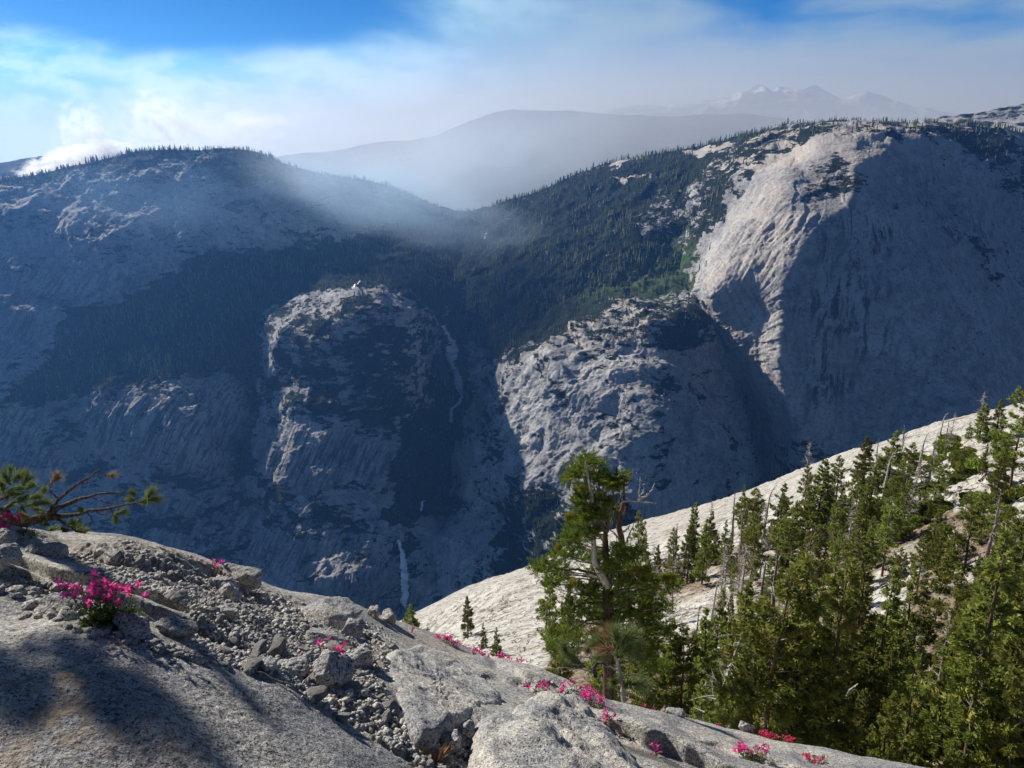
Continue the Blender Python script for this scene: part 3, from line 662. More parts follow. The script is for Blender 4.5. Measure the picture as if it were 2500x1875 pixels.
# ================================================================== FAR FOREST
def cone_template(k, seed):
    r = np.random.default_rng(seed); V = []; Fc = []
    tiers = 4; nside = 5
    for ti in range(tiers):
        z0 = .08+.88*(ti/tiers)**1.05; z1 = min(1., z0+.42); rr = (1-z0)**.75*.155*(.85+.3*r.random())
        b = len(V); th = r.random()*6
        for q in range(nside):
            a = th+q*2*PI/nside; s = rr*(.65+.7*r.random()); V.append((s*math.cos(a), s*math.sin(a), z0-.02*r.random()))
        V.append((0, 0, z1))
        for q in range(nside): Fc.append((b+q, b+(q+1) % nside, b+nside))
    return np.array(V), np.array(Fc)
TPL = [cone_template(k, 50+k) for k in range(6)]
def scatter_forest(n, test, lo=17, hi=27):
    px = rng.uniform(-20, 2520, n); py = rng.uniform(290, 1480, n)
    ok = py > TOP(px)+1
    px, py = px[ok], py[ok]; p, v = on_mount(px, py)
    keep = test(px, py, v, p) & (rng.random(len(px)) < np.clip(1.1+2.2*fbm(p/np.array([130., 130, 130]), 3), .15, 1)); return px[keep], py[keep], p[keep]
def rk(px, py, v, p):
    clump = fbm(p/np.array([90, 90, 90.]), 2)
    pr = np.where(v > .8, 1., np.where(v > .55, .30+.4*(clump > .05), np.where(v > .4, .16*(clump > 0), np.where(v > .3, .05*(clump > .1), .006))))
    left = px < 600
    pr = pr*np.where(left, .75, 1)
    return rng.random(len(px)) < pr
fpx_, fpy_, fp = scatter_forest(74000, rk)
# a row along the crests
cx = rng.uniform(-20, 2520, 1500); dens_c = np.where((cx < 1000), .8, np.where((cx > 1650) & (cx < 2520), .62, .85)); cx = cx[rng.random(len(cx)) < dens_c]
crp, _ = on_mount(cx, TOP(cx)+1.5+rng.uniform(0, 4, len(cx)))
fp = np.concatenate([fp, crp]); fpx_ = np.concatenate([fpx_, cx])
ht = rng.uniform(11, 27, len(fp))*(1+.45*fbm(fp/110.+40, 2))*np.where(rng.random(len(fp)) < .12, 1.25, 1.)
ppx, ppy = proj(fp)
ht = ht*np.where((ppx > 1290) & (ppy > 740) | (ppy > 1050), .62, 1.)*np.where((ppx > 700) & (ppx < 1050) & (ppy > 745), .6, 1)*np.where((ppx > 1850) & (ppy > 330), .62, 1.)
ht = ht*np.where((ppx > 1950) & (ppx < 2330) & (ppy < 310), .8, 1.)
tint = np.clip(rng.random(len(fp))*.75+.35*fbm(fp/160.+9, 2), 0, .9); redd = fbm(fp/200., 2); tint = np.where((redd > .25) & (rng.random(len(fp)) < .5) & (ppx < 1250) & (ppx > 600) & (ppy > 600), .97, tint)
app = ht/fp[:, 1]
order = np.argsort(-app)
BIG = []
# the largest ones that stand clear are things of their own
for i in order:
    if len(BIG) >= 165: break
    if 1050 < ppx[i] < 2470 and ppy[i] < 1000 and not (ppx[i] > 1750 and ppy[i] > 950): BIG.append(i)
mask = np.ones(len(fp), bool); mask[BIG] = False
idx = np.where(mask)[0]; kind = rng.integers(0, 6, len(fp)); rot = rng.random(len(fp))*6.28
VV = []; FF = []; TT = []; nv = 0
for k in range(6):
    V0, F0 = TPL[k]; ii = idx[kind[idx] == k]
    c, s = np.cos(rot[ii]), np.sin(rot[ii]); hh = ht[ii][:, None]
    X = (V0[:, 0]*c[:, None]-V0[:, 1]*s[:, None])*hh; Y = (V0[:, 0]*s[:, None]+V0[:, 1]*c[:, None])*hh; Z = V0[:, 2]*hh-hh*.06
    V = np.stack([X, Y, Z], -1)+fp[ii][:, None]; n0 = len(V0)
    VV.append(V.reshape(-1, 3)); FF.append((F0[None]+np.arange(len(ii))[:, None, None]*n0+nv).reshape(-1, 3)); TT.append(np.repeat(tint[ii], n0)); nv += len(ii)*n0
tag(obj('forest', mesh('forest', np.concatenate(VV), np.concatenate(FF), False, {'tint': np.concatenate(TT)}), M_FOREST), 'dark conifer forest covering the far slopes and valley', kind='stuff')
tmes = [mesh('distant_conifer', V0, F0, False, {'tint': np.full(len(V0), .2+.1*k)}) for k, (V0, F0) in enumerate(TPL)]
for i in BIG:
    o = obj('distant_conifer', tmes[kind[i]], M_FOREST)
    o.location = (fp[i]-np.array([0, 0, ht[i]*.06])).tolist(); o.scale = (ht[i],)*3; o.rotation_euler = (0, 0, rot[i])
    if ppy[i] < 345 and ppx[i] > 1700: lb, gr = 'small dark conifer on the bare crest behind the great dome', 'conifers on the crest behind the great dome'
    elif ppx[i] > 1690 and ppy[i] > 345: lb, gr = 'small dark conifer on the upper face of the great granite dome', 'conifers on the great dome'
    elif ppy[i] > 740: lb, gr = 'small dark conifer on top of the sunlit rock buttress left of the great dome', 'conifers on the buttress'
    else: lb, gr = 'dark conifer on the forested slope left of the great granite dome', 'conifers on the forested slope'
    tag(o, lb, 'tree', gr)

# ================================================================== WATERFALLS (thin water lying on the rock)
def fall(pts, label):
    pts = np.array(pts, float); n = 90
    tt = np.linspace(0, 1, n); seg = np.concatenate([[0], np.cumsum(np.hypot(np.diff(pts[:, 0]), np.diff(pts[:, 1])))]); seg /= seg[-1]
    x = np.interp(tt, seg, pts[:, 0]); y = np.interp(tt, seg, pts[:, 1]); wd = np.interp(tt, seg, pts[:, 2])
    x += 1.6*fbm(np.stack([y/9, y*0+label.__len__(), y*0], 1), 3); wd = 2.1*wd*(1+.5*fbm(np.stack([y/6, y*0+3, y*0], 1), 3))
    rows_ = []
    for f in (-1, -.45, .1, .55, 1):
        p, _ = on_mount(x+f*wd/2, y); dn = p/np.linalg.norm(p, axis=1)[:, None]
        rows_.append(p-dn*(60+4*(1-f*f))+0)
    V = np.array(rows_)
    # keep the sheet even: take the nearest range across the strip
    return tag(obj('waterfall', mesh('waterfall', V.reshape(-1, 3), gridfaces(5, n), True), M_WATER), label, 'waterfall')
fall([(1064, 800, 3), (1076, 822, 4), (1090, 850, 6), (1100, 872, 7), (1112, 886, 9), (1124, 905, 12), (1132, 930, 14), (1140, 955, 12), (1142, 975, 8), (1134, 1000, 7), (1128, 1030, 5), (1126, 1048, 3)], 'long narrow cascade in the gully between the two rock buttresses')
fall([(966, 1328, 3), (970, 1342, 4), (977, 1350, 5), (982, 1372, 6), (986, 1400, 8), (990, 1425, 8), (998, 1450, 8), (1005, 1466, 8), (1008, 1484, 7)], 'white waterfall at the very bottom of the shaded canyon')
fall([(1020, 1228, 2), (1016, 1240, 2.5), (1011, 1256, 1.5)], 'short faint cascade above the bottom waterfall')
fall([(882, 718, .8), (875, 726, 1.6), (868, 736, 2.2)], 'tiny bright stream at the forest edge above the rounded buttress')
fall([(1196, 575, .6), (1194, 588, 1.), (1190, 598, .6)], 'tiny bright stream high in the smoky valley forest')

# ================================================================== CONIFERS ON THE NEAR SLOPE
def unit(v): return v/(np.linalg.norm(v, axis=-1, keepdims=True)+1e-9)
def conifer(seed, H, R, dens=1., leaf=.30, ragged=.35, bare=.12, dead=0., shape=.85, lean=0., droop=-.25, perm=9., clump=7):
    r = np.random.default_rng(seed)
    trunk, limb, crown = Soup(), Soup(), Soup()
    nT = 14; z = np.linspace(0, H, nT); off = np.cumsum(r.normal(0, H*.004, (nT, 2)), 0); off[:, 0] += lean*(z/H)**2*H
    tp = np.column_stack([off, z]); rad = H*.014*(1-z/H)**.8+.012
    trunk.tube(tp, rad, 7)
    nbr = int(H*perm*dens)
    for i in range(nbr):
        h = bare+(1-bare)*(i+r.random())/nbr; h = min(h, .995)
        # ragged: gaps and odd long limbs
        gap = pnoise(np.array([[h*7, seed*3.1, 0.]]))[0]
        if r.random() < .25*ragged*2 and gap < 0: continue
        az = r.random()*2*PI
        base = np.array([np.interp(h*H, z, tp[:, 0]), np.interp(h*H, z, tp[:, 1]), h*H])
        lobe = 1+ragged*pnoise(np.array([[math.cos(az)*1.2+seed, math.sin(az)*1.2, h*5.]]))[0]
        prof = (1-h)**shape*(.55+.45*min(1, (h-bare)/.18+.25))
        L = max(.16, R*prof*lobe*r.uniform(.6, 1.12))
        rise = np.interp(h, [0, .55, .9, 1], [droop, droop*.4+.05, .45, 1.1])+r.normal(0, .1)
        d = np.array([math.cos(az), math.sin(az), 0]); n = 6; t_ = np.linspace(0, 1, n)[:, None]
        side = np.array([-d[1], d[0], 0])*r.normal(0, .15)
        pts = base+d*L*t_+side*L*t_**2+np.array([0, 0, 1.])*(rise*t_+.22*t_**2)*L
        isdead = r.random() < dead
        limb.tube(pts, (.012+.011*L)*(1-t_[:, 0]*.85), 3, cap=False)
        if isdead:
            for q in range(3):
                u = r.uniform(.3, .9); b0 = base+(pts[-1]-base)*u; dd = unit(d+r.normal(0, .6, 3))*L*.3
                limb.tube([b0, b0+dd*.5+[0, 0, .02], b0+dd], [.012, .008, .003], 3, cap=False)
            continue
        m = max(3, int(L*clump*dens/ max(leaf, .1)*.95))
        u = np.sqrt(r.uniform(.06, 1, m)); wid = (1-u)*.42*L+.08*L+.03
        pc = np.stack([np.interp(u, t_[:, 0], pts[:, k]) for k in range(3)], 1)
        sd = r.uniform(-1, 1, m); sv = np.array([-d[1], d[0], 0.])
        pc = pc+sv*(sd*wid)[:, None]+np.array([0, 0, 1.])*(r.normal(0, .05, m)*L-.10*wid*np.abs(sd))[:, None]
        tq = 5; P0 = np.repeat(pc, tq, 0)+r.normal(0, leaf*.16, (m*tq, 3))
        D = unit(np.repeat(d+sv*np.sign(sd)[:, None]*.9, tq, 0)+r.normal(0, .55, (m*tq, 3))+np.array([0, 0, .22]))*(leaf*r.uniform(.45, 1.05, (m*tq, 1)))
        W = unit(np.cross(D, r.normal(0, 1, (m*tq, 3))))*leaf*.2
        crown.tris(P0, D, W, np.repeat(r.random(m)*.75+.25*h, tq))
    # leader
    m = 14; P0 = tp[-1]-np.array([0, 0, 1.])*r.uniform(0, H*.05, (m, 1)); D = unit(r.normal(0, .5, (m, 3))+[0, 0, 1.])*leaf; crown.tris(P0, D, unit(np.cross(D, r.normal(0, 1, (m, 3))))*leaf*.15, .8)
    return trunk, limb, crown
def add_tree(proto, bark, limbm, leaf, name='conifer'):
    tr, lm, cr = proto
    root = thing(name, 'proto', 'tree')
    obj('trunk', tr.build('trunk', True), bark, root)
    if lm.n: obj('branches', lm.build('branches'), limbm, root)
    if cr is not None and cr.n: obj('crown', cr.build('crown'), leaf, root)
    return root
def snag(seed, H, dens=1., twigs=1., lean=0., top=1., rad=.03, hook=False, bl=.16):
    r = np.random.default_rng(seed); trunk, limb = Soup(), Soup()
    nT = 12; z = np.linspace(0, H, nT); off = np.cumsum(r.normal(0, H*.006, (nT, 2)), 0); off[:, 0] += lean*(z/H)**2*H
    tp = np.column_stack([off, z])
    if hook: tp[-1] += [.05*H, 0, -.03*H]; tp[-2] += [.01*H, 0, 0]
    trunk.tube(tp, H*rad*(1-z/H*.88)**.9, 7)
    for i in range(int(H*5*dens)):
        h = r.uniform(.15, .99); az = r.random()*2*PI; base = np.array([np.interp(h*H, z, tp[:, k]) for k in range(3)])
        L = H*bl*(1-h*.6)*r.uniform(.25, 1.); d = np.array([math.cos(az), math.sin(az), r.normal(.12, .3)])
        t_ = np.linspace(0, 1, 5)[:, None]; k2 = r.normal(0, .25, 3)
        pts = base+d*L*t_+k2*L*t_**2
        limb.tube(pts, (.011*H**.5+.016*L)*(1-.85*t_[:, 0]), 4, cap=False)
        for q in range(int(3*twigs)):
            u = r.uniform(.25, .95); b0 = np.array([np.interp(u, t_[:, 0], pts[:, k]) for k in range(3)]); dd = unit(d+r.normal(0, .7, 3))*L*r.uniform(.15, .45)
            limb.tube([b0, b0+dd*.5+r.normal(0, .04*L, 3), b0+dd], [.012, .009, .003], 3, cap=False)
    return trunk, limb, None
PROTO = [add_tree(conifer(11, 11, 2.7, 1.2, .30, .45, .10, .10), M_BARK, M_DEADB, M_FIR),
         add_tree(conifer(12, 11, 2.5, 1.3, .27, .55, .05, .05, .7), M_BARK, M_DEADB, M_FIR),
         add_tree(conifer(13, 12, 3.2, 1.05, .33, .8, .16, .22, .6), M_REDBARK, M_DEAD, M_FIR),
         add_tree(conifer(14, 10, 1.9, 1.2, .25, .4, .03, .04, .9), M_BARK, M_DEADB, M_FIR),
         add_tree(conifer(15, 12, 3.6, 1.15, .30, .7, .08, .18, .75, .03), M_BARK, M_DEAD, M_FIR),
         add_tree(conifer(16, 11, 2.6, 1.05, .32, .5, .05, .1, .8), M_BARK, M_DEAD, M_YELLOW, 'yellowish_conifer'),
         add_tree(conifer(17, 12, 3.4, .9, .34, .8, .30, .12, .35), M_REDBARK, M_REDBARK, M_FIR, 'pine_tree')]
PH = [11, 11, 12, 10, 12, 11, 12]
SNAG = [add_tree(snag(31, 10, 1., 1., .0), M_DEADB, M_DEAD, None, 'dead_tree'), add_tree(snag(32, 10, .7, .6, .06, hook=True), M_DEAD, M_DEAD, None, 'dead_tree'),
        add_tree(snag(33, 10, 2.3, 2.2, .02, rad=.014, bl=.2), M_DEADB, M_DEAD, None, 'dead_tree'), add_tree(snag(34, 10, 1.4, 1., .14, rad=.016, bl=.22), M_DEAD, M_DEAD, None, 'dead_tree')]
used = set()
def place(kindl, tx, ty, bx, by, label, wpx=None, group=None, behind=0.):
    """tree whose top and foot are seen at these places; kindl = index in PROTO or 's0'.."""
    if isinstance(kindl, str): src = SNAG[int(kindl[1:])]; hp = 10.; key = kindl; R0 = 1.6
    else: src = PROTO[kindl]; hp = PH[kindl]; key = kindl; R0 = [2.3, 2.0, 2.8, 1.7, 3.1, 2.6, 3.4][kindl]
    p = on_slope(bx, by)[0]
    X, Zr = ray(tx, ty); topz = float(Zr)*p[1]; H = max(1.5, topz-p[2])
    sc = H/hp; sw = sc
    sw = sc*.85
    if wpx: sw = np.clip(wpx/2*p[1]*1.05/F/R0, sc*.95, sc*1.9)
    shx = math.atan2(float(X)*p[1]-p[0], H)
    rz = rng.random()*6.28 if not (isinstance(kindl, str) and kindl in ('s1', 's3')) else rng.uniform(-.5, .5)
    if key in used: r = dup(src, p, rz, (sw, sw, sc), label, group)
    else:
        used.add(key); r = src; r.location = p.tolist(); r.rotation_euler = (0, 0, rz); r.scale = (sw, sw, sc); r['label'] = label
        if group: r['group'] = group
    r.location[2] -= .15
    q = 'YXZ'; r.rotation_mode = 'ZYX' if False else 'XYZ'
    return r, p, H
ZX = lambda a: 1250+a/1.765
ZY = lambda b: 935+b/1.765
def Z(kindl, tx, ty, bx, by, w, label, group=None): return place(kindl, ZX(tx), ZY(ty), ZX(bx), ZY(by), label, (w*1.25 if w < 160 else w*.85)/1.765 if w else None, group)
Z(1, 1510, 232, 1510, 432, 95, 'green conifer at left end of the upper group on the bright rock')
Z(0, 1612, 205, 1605, 488, 130, 'broad conifer in the middle of the upper group on the bright rock')
Z(3, 1702, 305, 1700, 472, 70, 'small dark green fir just right of the upper group')
Z(1, 1300, 335, 1300, 690, 150, 'tall twisted conifer standing against the canyon above the bright rock edge')
Z(4, 1372, 310, 1382, 600, 90, 'grey tipped conifer right beside the tall twisted one')
Z(2, 1000, 455, 1010, 730, 140, 'double topped conifer on the bright rock edge left of the leaning dead tree')
Z(1, 1152, 472, 1150, 690, 75, 'slender conifer with dry tip right of the leaning dead tree')
Z(0, 828, 552, 838, 790, 85, 'conifer on the rock edge behind the big fir, right one of a pair')
Z(1, 742, 610, 755, 860, 90, 'conifer on the rock edge behind the big fir, left one of a pair')
Z(3, 910, 585, 905, 790, 60, 'thin conifer between the pair and the double topped conifer')
Z(1, 2040, 88, 2012, 255, 75, 'conifer behind the white dead tree at the upper right')
Z(3, 1968, 165, 1962, 245, 36, 'little fir on the rock crest left of the white dead tree')
Z(6, 2150, 55, 2142, 478, 300, 'large open pine with red brown trunk at the upper right edge')
Z(1, 2092, 70, 2080, 250, 70, 'dark conifer between the crest and the large open pine')
Z(2, 1612, 490, 1600, 832, 120, 'conifer with bare lower trunk standing amid the green scrub')
Z(2, 1470, 635, 1463, 872, 140, 'conifer with forked dry top left of the scrub patches')
Z(3, 1540, 495, 1525, 612, 62, 'small fir in shadow below the upper bright rock')
Z(4, 1262, 560, 1258, 1010, 190, 'tall ragged conifer below the twisted one at centre of the slope')
Z(2, 1735, 670, 1740, 930, 100, 'conifer with curled bleached top right of the scrub')
Z(4, 1893, 520, 1868, 1160, 270, 'tallest conifer at the right with pale limbs in its crown')
Z(1, 1992, 455, 1990, 700, 75, 'narrow yellow green conifer behind the tallest one')
Z(0, 1790, 545, 1795, 800, 110, 'conifer left of the tallest one beneath the scrub')
Z(2, 1440, 790, 1450, 1110, 200, 'leafy conifer above the yellow green one at centre right')
Z(4, 1705, 890, 1690, 1400, 280, 'wide feathery conifer left of the bare patch of shaded rock')
Z(3, 960, 960, 955, 1215, 125, 'young dense fir left of the cluster of dead trunks')
Z(0, 800, 960, 800, 1420, 190, 'dense dark conifer directly right of the big fir')
Z(0, 1110, 1180, 1140, 1520, 230, 'dark conifer in front of the cluster of dead trunks')
Z(5, 1400, 1050, 1370, 1600, 330, 'broad yellow green conifer rising behind the foreground rock')
Z(0, 1990, 1340, 1990, 1700, 220, 'conifer near the bottom right with sunlit left side')
Z(0, 2125, 1030, 2100, 1700, 260, 'tall dark conifer near the bottom right edge')
Z(1, 2150, 690, 2150, 1010, 130, 'dark conifer at the right edge beneath the large open pine')
Z(2, 175, 880, 150, 1155, 110, 'sparse conifer on the pale rock left of the big fir')
Z(1, 250, 900, 240, 1230, 110, 'conifer half hidden by the left side of the big fir')
Z(5, 830, 1330, 830, 1560, 90, 'small golden conifer just behind the foreground rock edge')
Z(0, 1260, 900, 1255, 1420, 200, 'dark conifer beneath the tall ragged one at slope centre')
Z(2, 1590, 1010, 1600, 1400, 180, 'conifer in shade between the yellow green one and the feathery one')
Z(0, 2040, 1130, 2050, 1560, 170, 'shaded conifer left of the tall dark one at bottom right')
Z(1, 650, 1010, 660, 1500, 180, 'dark conifer tucked behind the lower right of the big fir')
Z(1, 960, 1180, 980, 1560, 180, 'conifer behind the foreground rock left of centre of the wood')
for (a, b, c, d_, w_, lb) in ((1147, 1456, 1142, 1560, 46, 'small pointed conifer on the bare pale rock left of the wood'), (1182, 1518, 1180, 1590, 30, 'smaller of two young firs in front of the pale rock, left one'), (1215, 1528, 1212, 1602, 38, 'right one of two young firs in front of the pale rock')):
    place(1 if w_ > 40 else 3, a, b, c, d_, lb, w_)
place(0, 1005, 1478, 1005, 1556, 'bushy little conifer peeping over the rock edge below the waterfall', 62)
# dead trees
Z('s1', 1110, 430, 1073, 735, 70, 'tall leaning dead tree with hooked bare top')
Z('s0', 1066, 560, 1038, 830, 60, 'dark dead trunk left beside the hooked one')
Z('s2', 915, 740, 903, 1060, 80, 'grey dead tree with fine twigs left of the pale ground')
Z('s2', 990, 690, 978, 990, 170, 'bushy grey dead tree full of fine twigs')
Z('s0', 1083, 760, 1045, 1260, 90, 'tall dead trunk in the cluster, left one')
Z('s0', 1133, 720, 1103, 1270, 80, 'tall dead trunk in the cluster, right one')
Z('s2', 1062, 900, 1030, 1240, 80, 'leaning dead pole at the left of the cluster')
Z('s1', 1845, 120, 1835, 265, 46, 'reddish forked dead tree on the crest')
Z('s0', 1863, 150, 1862, 268, 24, 'thin white dead pole beside the reddish one')
Z('s0', 1665, 180, 1668, 330, 60, 'grey dead tree behind the broad conifer of the upper group')
Z('s0', 1560, 240, 1556, 430, 40, 'pale dead spire between two conifers of the upper group')
Z('s1', 1762, 205, 1745, 405, 70, 'contorted bleached dead tree right of the upper group')
Z('s0', 1808, 240, 1788, 470, 60, 'thin dark dead tree right of the contorted one')
Z('s2', 2028, 40, 2002, 215, 60, 'white dead tree on the crest at upper right')
Z('s0', 2092, 450, 2045, 755, 60, 'leaning brown dead tree right of the tallest conifer')
Z('s0', 685, 600, 695, 815, 60, 'dead tree on the bright rock right of the big fir')
Z('s1', 1404, 1090, 1380, 1350, 40, 'bleached trunk showing above the yellow green conifer')
Z('s0', 1892, 960, 1850, 1220, 60, 'pale dead spire in front of the tallest conifer')
Z('s3', 1800, 1190, 1760, 1500, 150, 'curved bleached dead tree with drooping bare limbs')
Z('s2', 1690, 1360, 1640, 1650, 150, 'bushy bleached dead sapling at lower right')
Z('s3', 1345, 890, 1350, 1100, 110, 'white bare crown tangled among the central conifers')
Z('s3', 1335, 510, 1330, 690, 110, 'white tangled limbs beside the tall twisted conifer')
Z('s2', 2100, 740, 2090, 960, 110, 'grey bare tree at the right below the brown dead tree')
Z('s2', 2180, 580, 2160, 800, 110, 'grey drooping dead tree at the right edge')
Z('s2', 1280, 250, 1262, 430, 30, 'proto')[0]['label'] = 'small bare snag against the canyon left of the twisted conifer'
Z('s0', 130, 930, 150, 1150, 60, 'dead trunk with shaggy bark on the pale rock left of the big fir')
# the rest of the wood, nothing tells these apart
r = np.random.default_rng(99); cnt = 0; tries = 0; pts_ = []
while cnt < 60 and tries < 4000:
    tries += 1
    bx = r.uniform(1330, 2560); by = r.uniform(1390, 2020)
    low = by > 1640+max(0, (1700-bx))*.35
    if not low and r.random() > .16: continue
    if 2050 < bx < 2230 and 1440 < by < 1690: continue
    if bx < 1700 and by < 1500: continue
    if 1560 < bx < 1800 and 1400 < by < 1600: continue
    if any((bx-a)**2+((by-b)*1.3)**2 < (42 if by > 1600 else 56)**2 for a, b in pts_): continue
    pts_.append((bx, by)); p = on_slope(bx, by)[0]; H = r.uniform(5., 13.)*(1 if r.random() < .8 else .6)
    hpx = H/(p[1]*1.15)*F*.82
    place(int(r.choice([0, 1, 2, 3, 4, 0, 1])), bx, by-hpx, bx, by, 'green conifer crowded in the dense wood at lower right', None, 'conifers crowded in the dense wood'); cnt += 1
for k in range(16):
    bx = 1540+k*52+r.uniform(-20, 20); by = STOP(bx)+r.uniform(8, 70); p = on_slope(bx, by)[0]; H = r.uniform(4.5, 9.); hpx = H/(p[1]*1.1)*F*.9
    if r.random() < .4: place('s%d' % r.choice([0, 1, 2]), bx, by-hpx, bx+r.uniform(-8, 8), by, 'bare dead tree standing along the crest of the bright slope', None, 'dead trees along the slope crest')
    else: place(int(r.choice([0, 1, 2, 3])), bx, by-hpx, bx, by, 'green conifer standing along the crest of the bright slope', None, 'conifers along the slope crest')
mpts = []
while len(mpts) < 38:
    bx = r.uniform(1500, 2230); by = STOP(bx)+r.uniform(50, 210)
    if any(abs(bx-a)+.5*abs(by-b) < 30 for a, b in mpts): continue
    mpts.append((bx, by)); p = on_slope(bx, by)[0]; H = r.uniform(7., 12.); hpx = H/(p[1]*1.12)*F*.88
    if r.random() < .46: place('s%d' % r.choice([0, 2, 2, 1]), bx, by-hpx, bx, by, 'tall bare dead tree on the middle slope among green conifers', None, 'tall dead trees on the middle slope')
    else: place(int(r.choice([0, 1, 2, 4])), bx, by-hpx, bx, by, 'tall green conifer rising from the middle slope against the canyon', None, 'tall conifers on the middle slope')
gpts = []
while len(gpts) < 30:
    bx = r.uniform(1560, 2480); by = STOP(bx)+r.uniform(70, 330)
    if 2050 < bx < 2230 and 1440 < by < 1600 or (1560 < bx < 1760 and by > 1440): continue
    if any((bx-a)**2+(by-b)**2 < 40**2 for a, b in gpts): continue
    gpts.append((bx, by)); p = on_slope(bx, by)[0]; H = r.uniform(4.5, 10.); hpx = H/(p[1]*1.12)*F*.86
    place(int(r.choice([0, 1, 2, 4])), bx, by-hpx, bx, by, 'green conifer standing among others on the open middle slope', None, 'conifers on the open middle slope')
for k in range(16):
    bx = r.uniform(2000, 2500); by = r.uniform(1180, 1420); H = r.uniform(2., 5.)
    p = on_slope(bx, by)[0]; hpx = H/(p[1]*1.15)*F*.85
    place(int(r.choice([0, 1, 3])), bx, by-hpx, bx, by, 'small conifer scattered over the scrubby upper right slope', None, 'small conifers on the upper right slope')

for k in range(20):
    bx = r.uniform(1560, 2500); by = r.uniform(1560, 1960); p = on_slope(bx, by)[0]; H = r.uniform(5., 10.); hpx = H/(p[1]*1.15)*F*.82
    place('s%d' % r.choice([0, 1, 2, 3, 0, 2]), bx, by-hpx, bx, by, 'bare grey dead tree standing within the dense wood', None, 'dead trees within the dense wood')

# ---- low scrub mats on the bright rock
def scrub(seed, rx, ry, hgt):
    r = np.random.default_rng(seed); n = 2600
    a = r.random(n)*2*PI; q = np.sqrt(r.random(n)); edge_ = 1+.35*pnoise(np.stack([np.cos(a)*1.5+seed, np.sin(a)*1.5, a*0], 1))
    x = np.cos(a)*q*edge_*rx; y = np.sin(a)*q*edge_*ry
    z = hgt*(1-(q)**2.5)*(.6+.5*(pnoise(np.stack([x*1.2, y*1.2, x*0+seed], 1))+.5))*r.uniform(.5, 1., n)
    P0 = np.stack([x, y, np.maximum(z, .02)], 1); D = unit(r.normal(0, .6, (n, 3))+[0, 0, .8])*.16; s = Soup()
    s.tris(P0, D, unit(np.cross(D, r.normal(0, 1, (n, 3))))*.07, r.random(n)); st = Soup()
    for k in range(12):
        i = r.integers(0, n); st.tube([[0, 0, 0], P0[i]*.5+[0, 0, .05], P0[i]], [.04, .03, .01], 3, cap=False)
    return s, st
SC = []
for k in range(4):
    s_, st_ = scrub(60+k, 1., .7, .42); t0 = thing('scrub_mat', 'proto', 'shrub'); obj('leaves', s_.build('leaves'), M_SCRUB, t0); obj('stems', st_.build('stems'), M_DEADB, t0); SC.append(t0)
sl_ = [(1960, 345, 60, 'scrub mat nearest the little fir on the crest'), (1900, 262, 60, 'brownish scrub mat at the top of the bright rock'), (1880, 298, 70, 'scrub mat just under the topmost one'), (1950, 335, 70, 'broad green scrub mat left of the large pine'), (2000, 395, 90, 'bright yellow green scrub mat left of the large pine'), (1940, 430, 60, 'scrub mat below the bright yellow green one'),
       (1770, 590, 110, 'long dark green scrub mat at centre of the upper slope'), (1720, 640, 100, 'scrub mat below the long dark green one'), (1640, 690, 70, 'scrub mat beside the bare lower trunk'), (1860, 560, 70, 'scrub mat between the long mat and the tallest conifer'), (2050, 530, 90, 'green scrub mat right of the tallest conifer top'), (2170, 500, 100, 'green scrub mat at the right edge below the pine'),
       (1690, 485, 60, 'scrub mat beneath the upper group of conifers'), (1640, 470, 50, 'small scrub at the foot of the broad upper conifer'), (1835, 460, 40, 'small scrub tuft in the middle of the pale rock'), (1440, 690, 60, 'dark scrub left of the forked conifer'), (1180, 900, 60, 'olive scrub amid the pale ground at slope centre'), (1060, 775, 45, 'small scrub near the foot of the hooked dead tree'), (1560, 560, 50, 'scrub in the shadow of the small fir'), (2060, 640, 80, 'scrub mat behind the brown leaning dead tree'), (1500, 700, 70, 'scrub strip at the foot of the forked conifer'), (2130, 590, 80, 'scrub mat at right edge above the dark conifer')]
sr = np.random.default_rng(5); su = set()
for i, (a, b, w_, lb) in enumerate(sl_):
    p = on_slope(ZX(a), ZY(b))[0]; sc = w_/1.765*p[1]*1.05/F*.85; k = i % 4
    if k in su: o = dup(SC[k], p, sr.random()*6, sc, lb)
    else: su.add(k); o = SC[k]; o.location = p.tolist(); o.scale = (sc,)*3; o['label'] = lb
    o.scale = (sc, sc*1.5, sc*.8); o.rotation_euler = (.25, -.22, sr.uniform(-.4, .4))
for i in range(46):
    a = sr.uniform(1350, 2200); b = sr.uniform(0, 900); bb = (STOP(ZX(a))-935)*1.765
    b = bb+20+sr.random()**1.3*420
    if b > 1000: continue
    p = on_slope(ZX(a), ZY(b))[0]; sc = sr.uniform(.7, 1.8)
    o = dup(SC[i % 4], p, 0, sc, 'small low scrub patch scattered over the upper slope', 'small scrub patches on the upper slope'); o.scale = (sc, sc*1.3, sc*.8); o.rotation_euler = (.25, -.22, sr.random()*6)
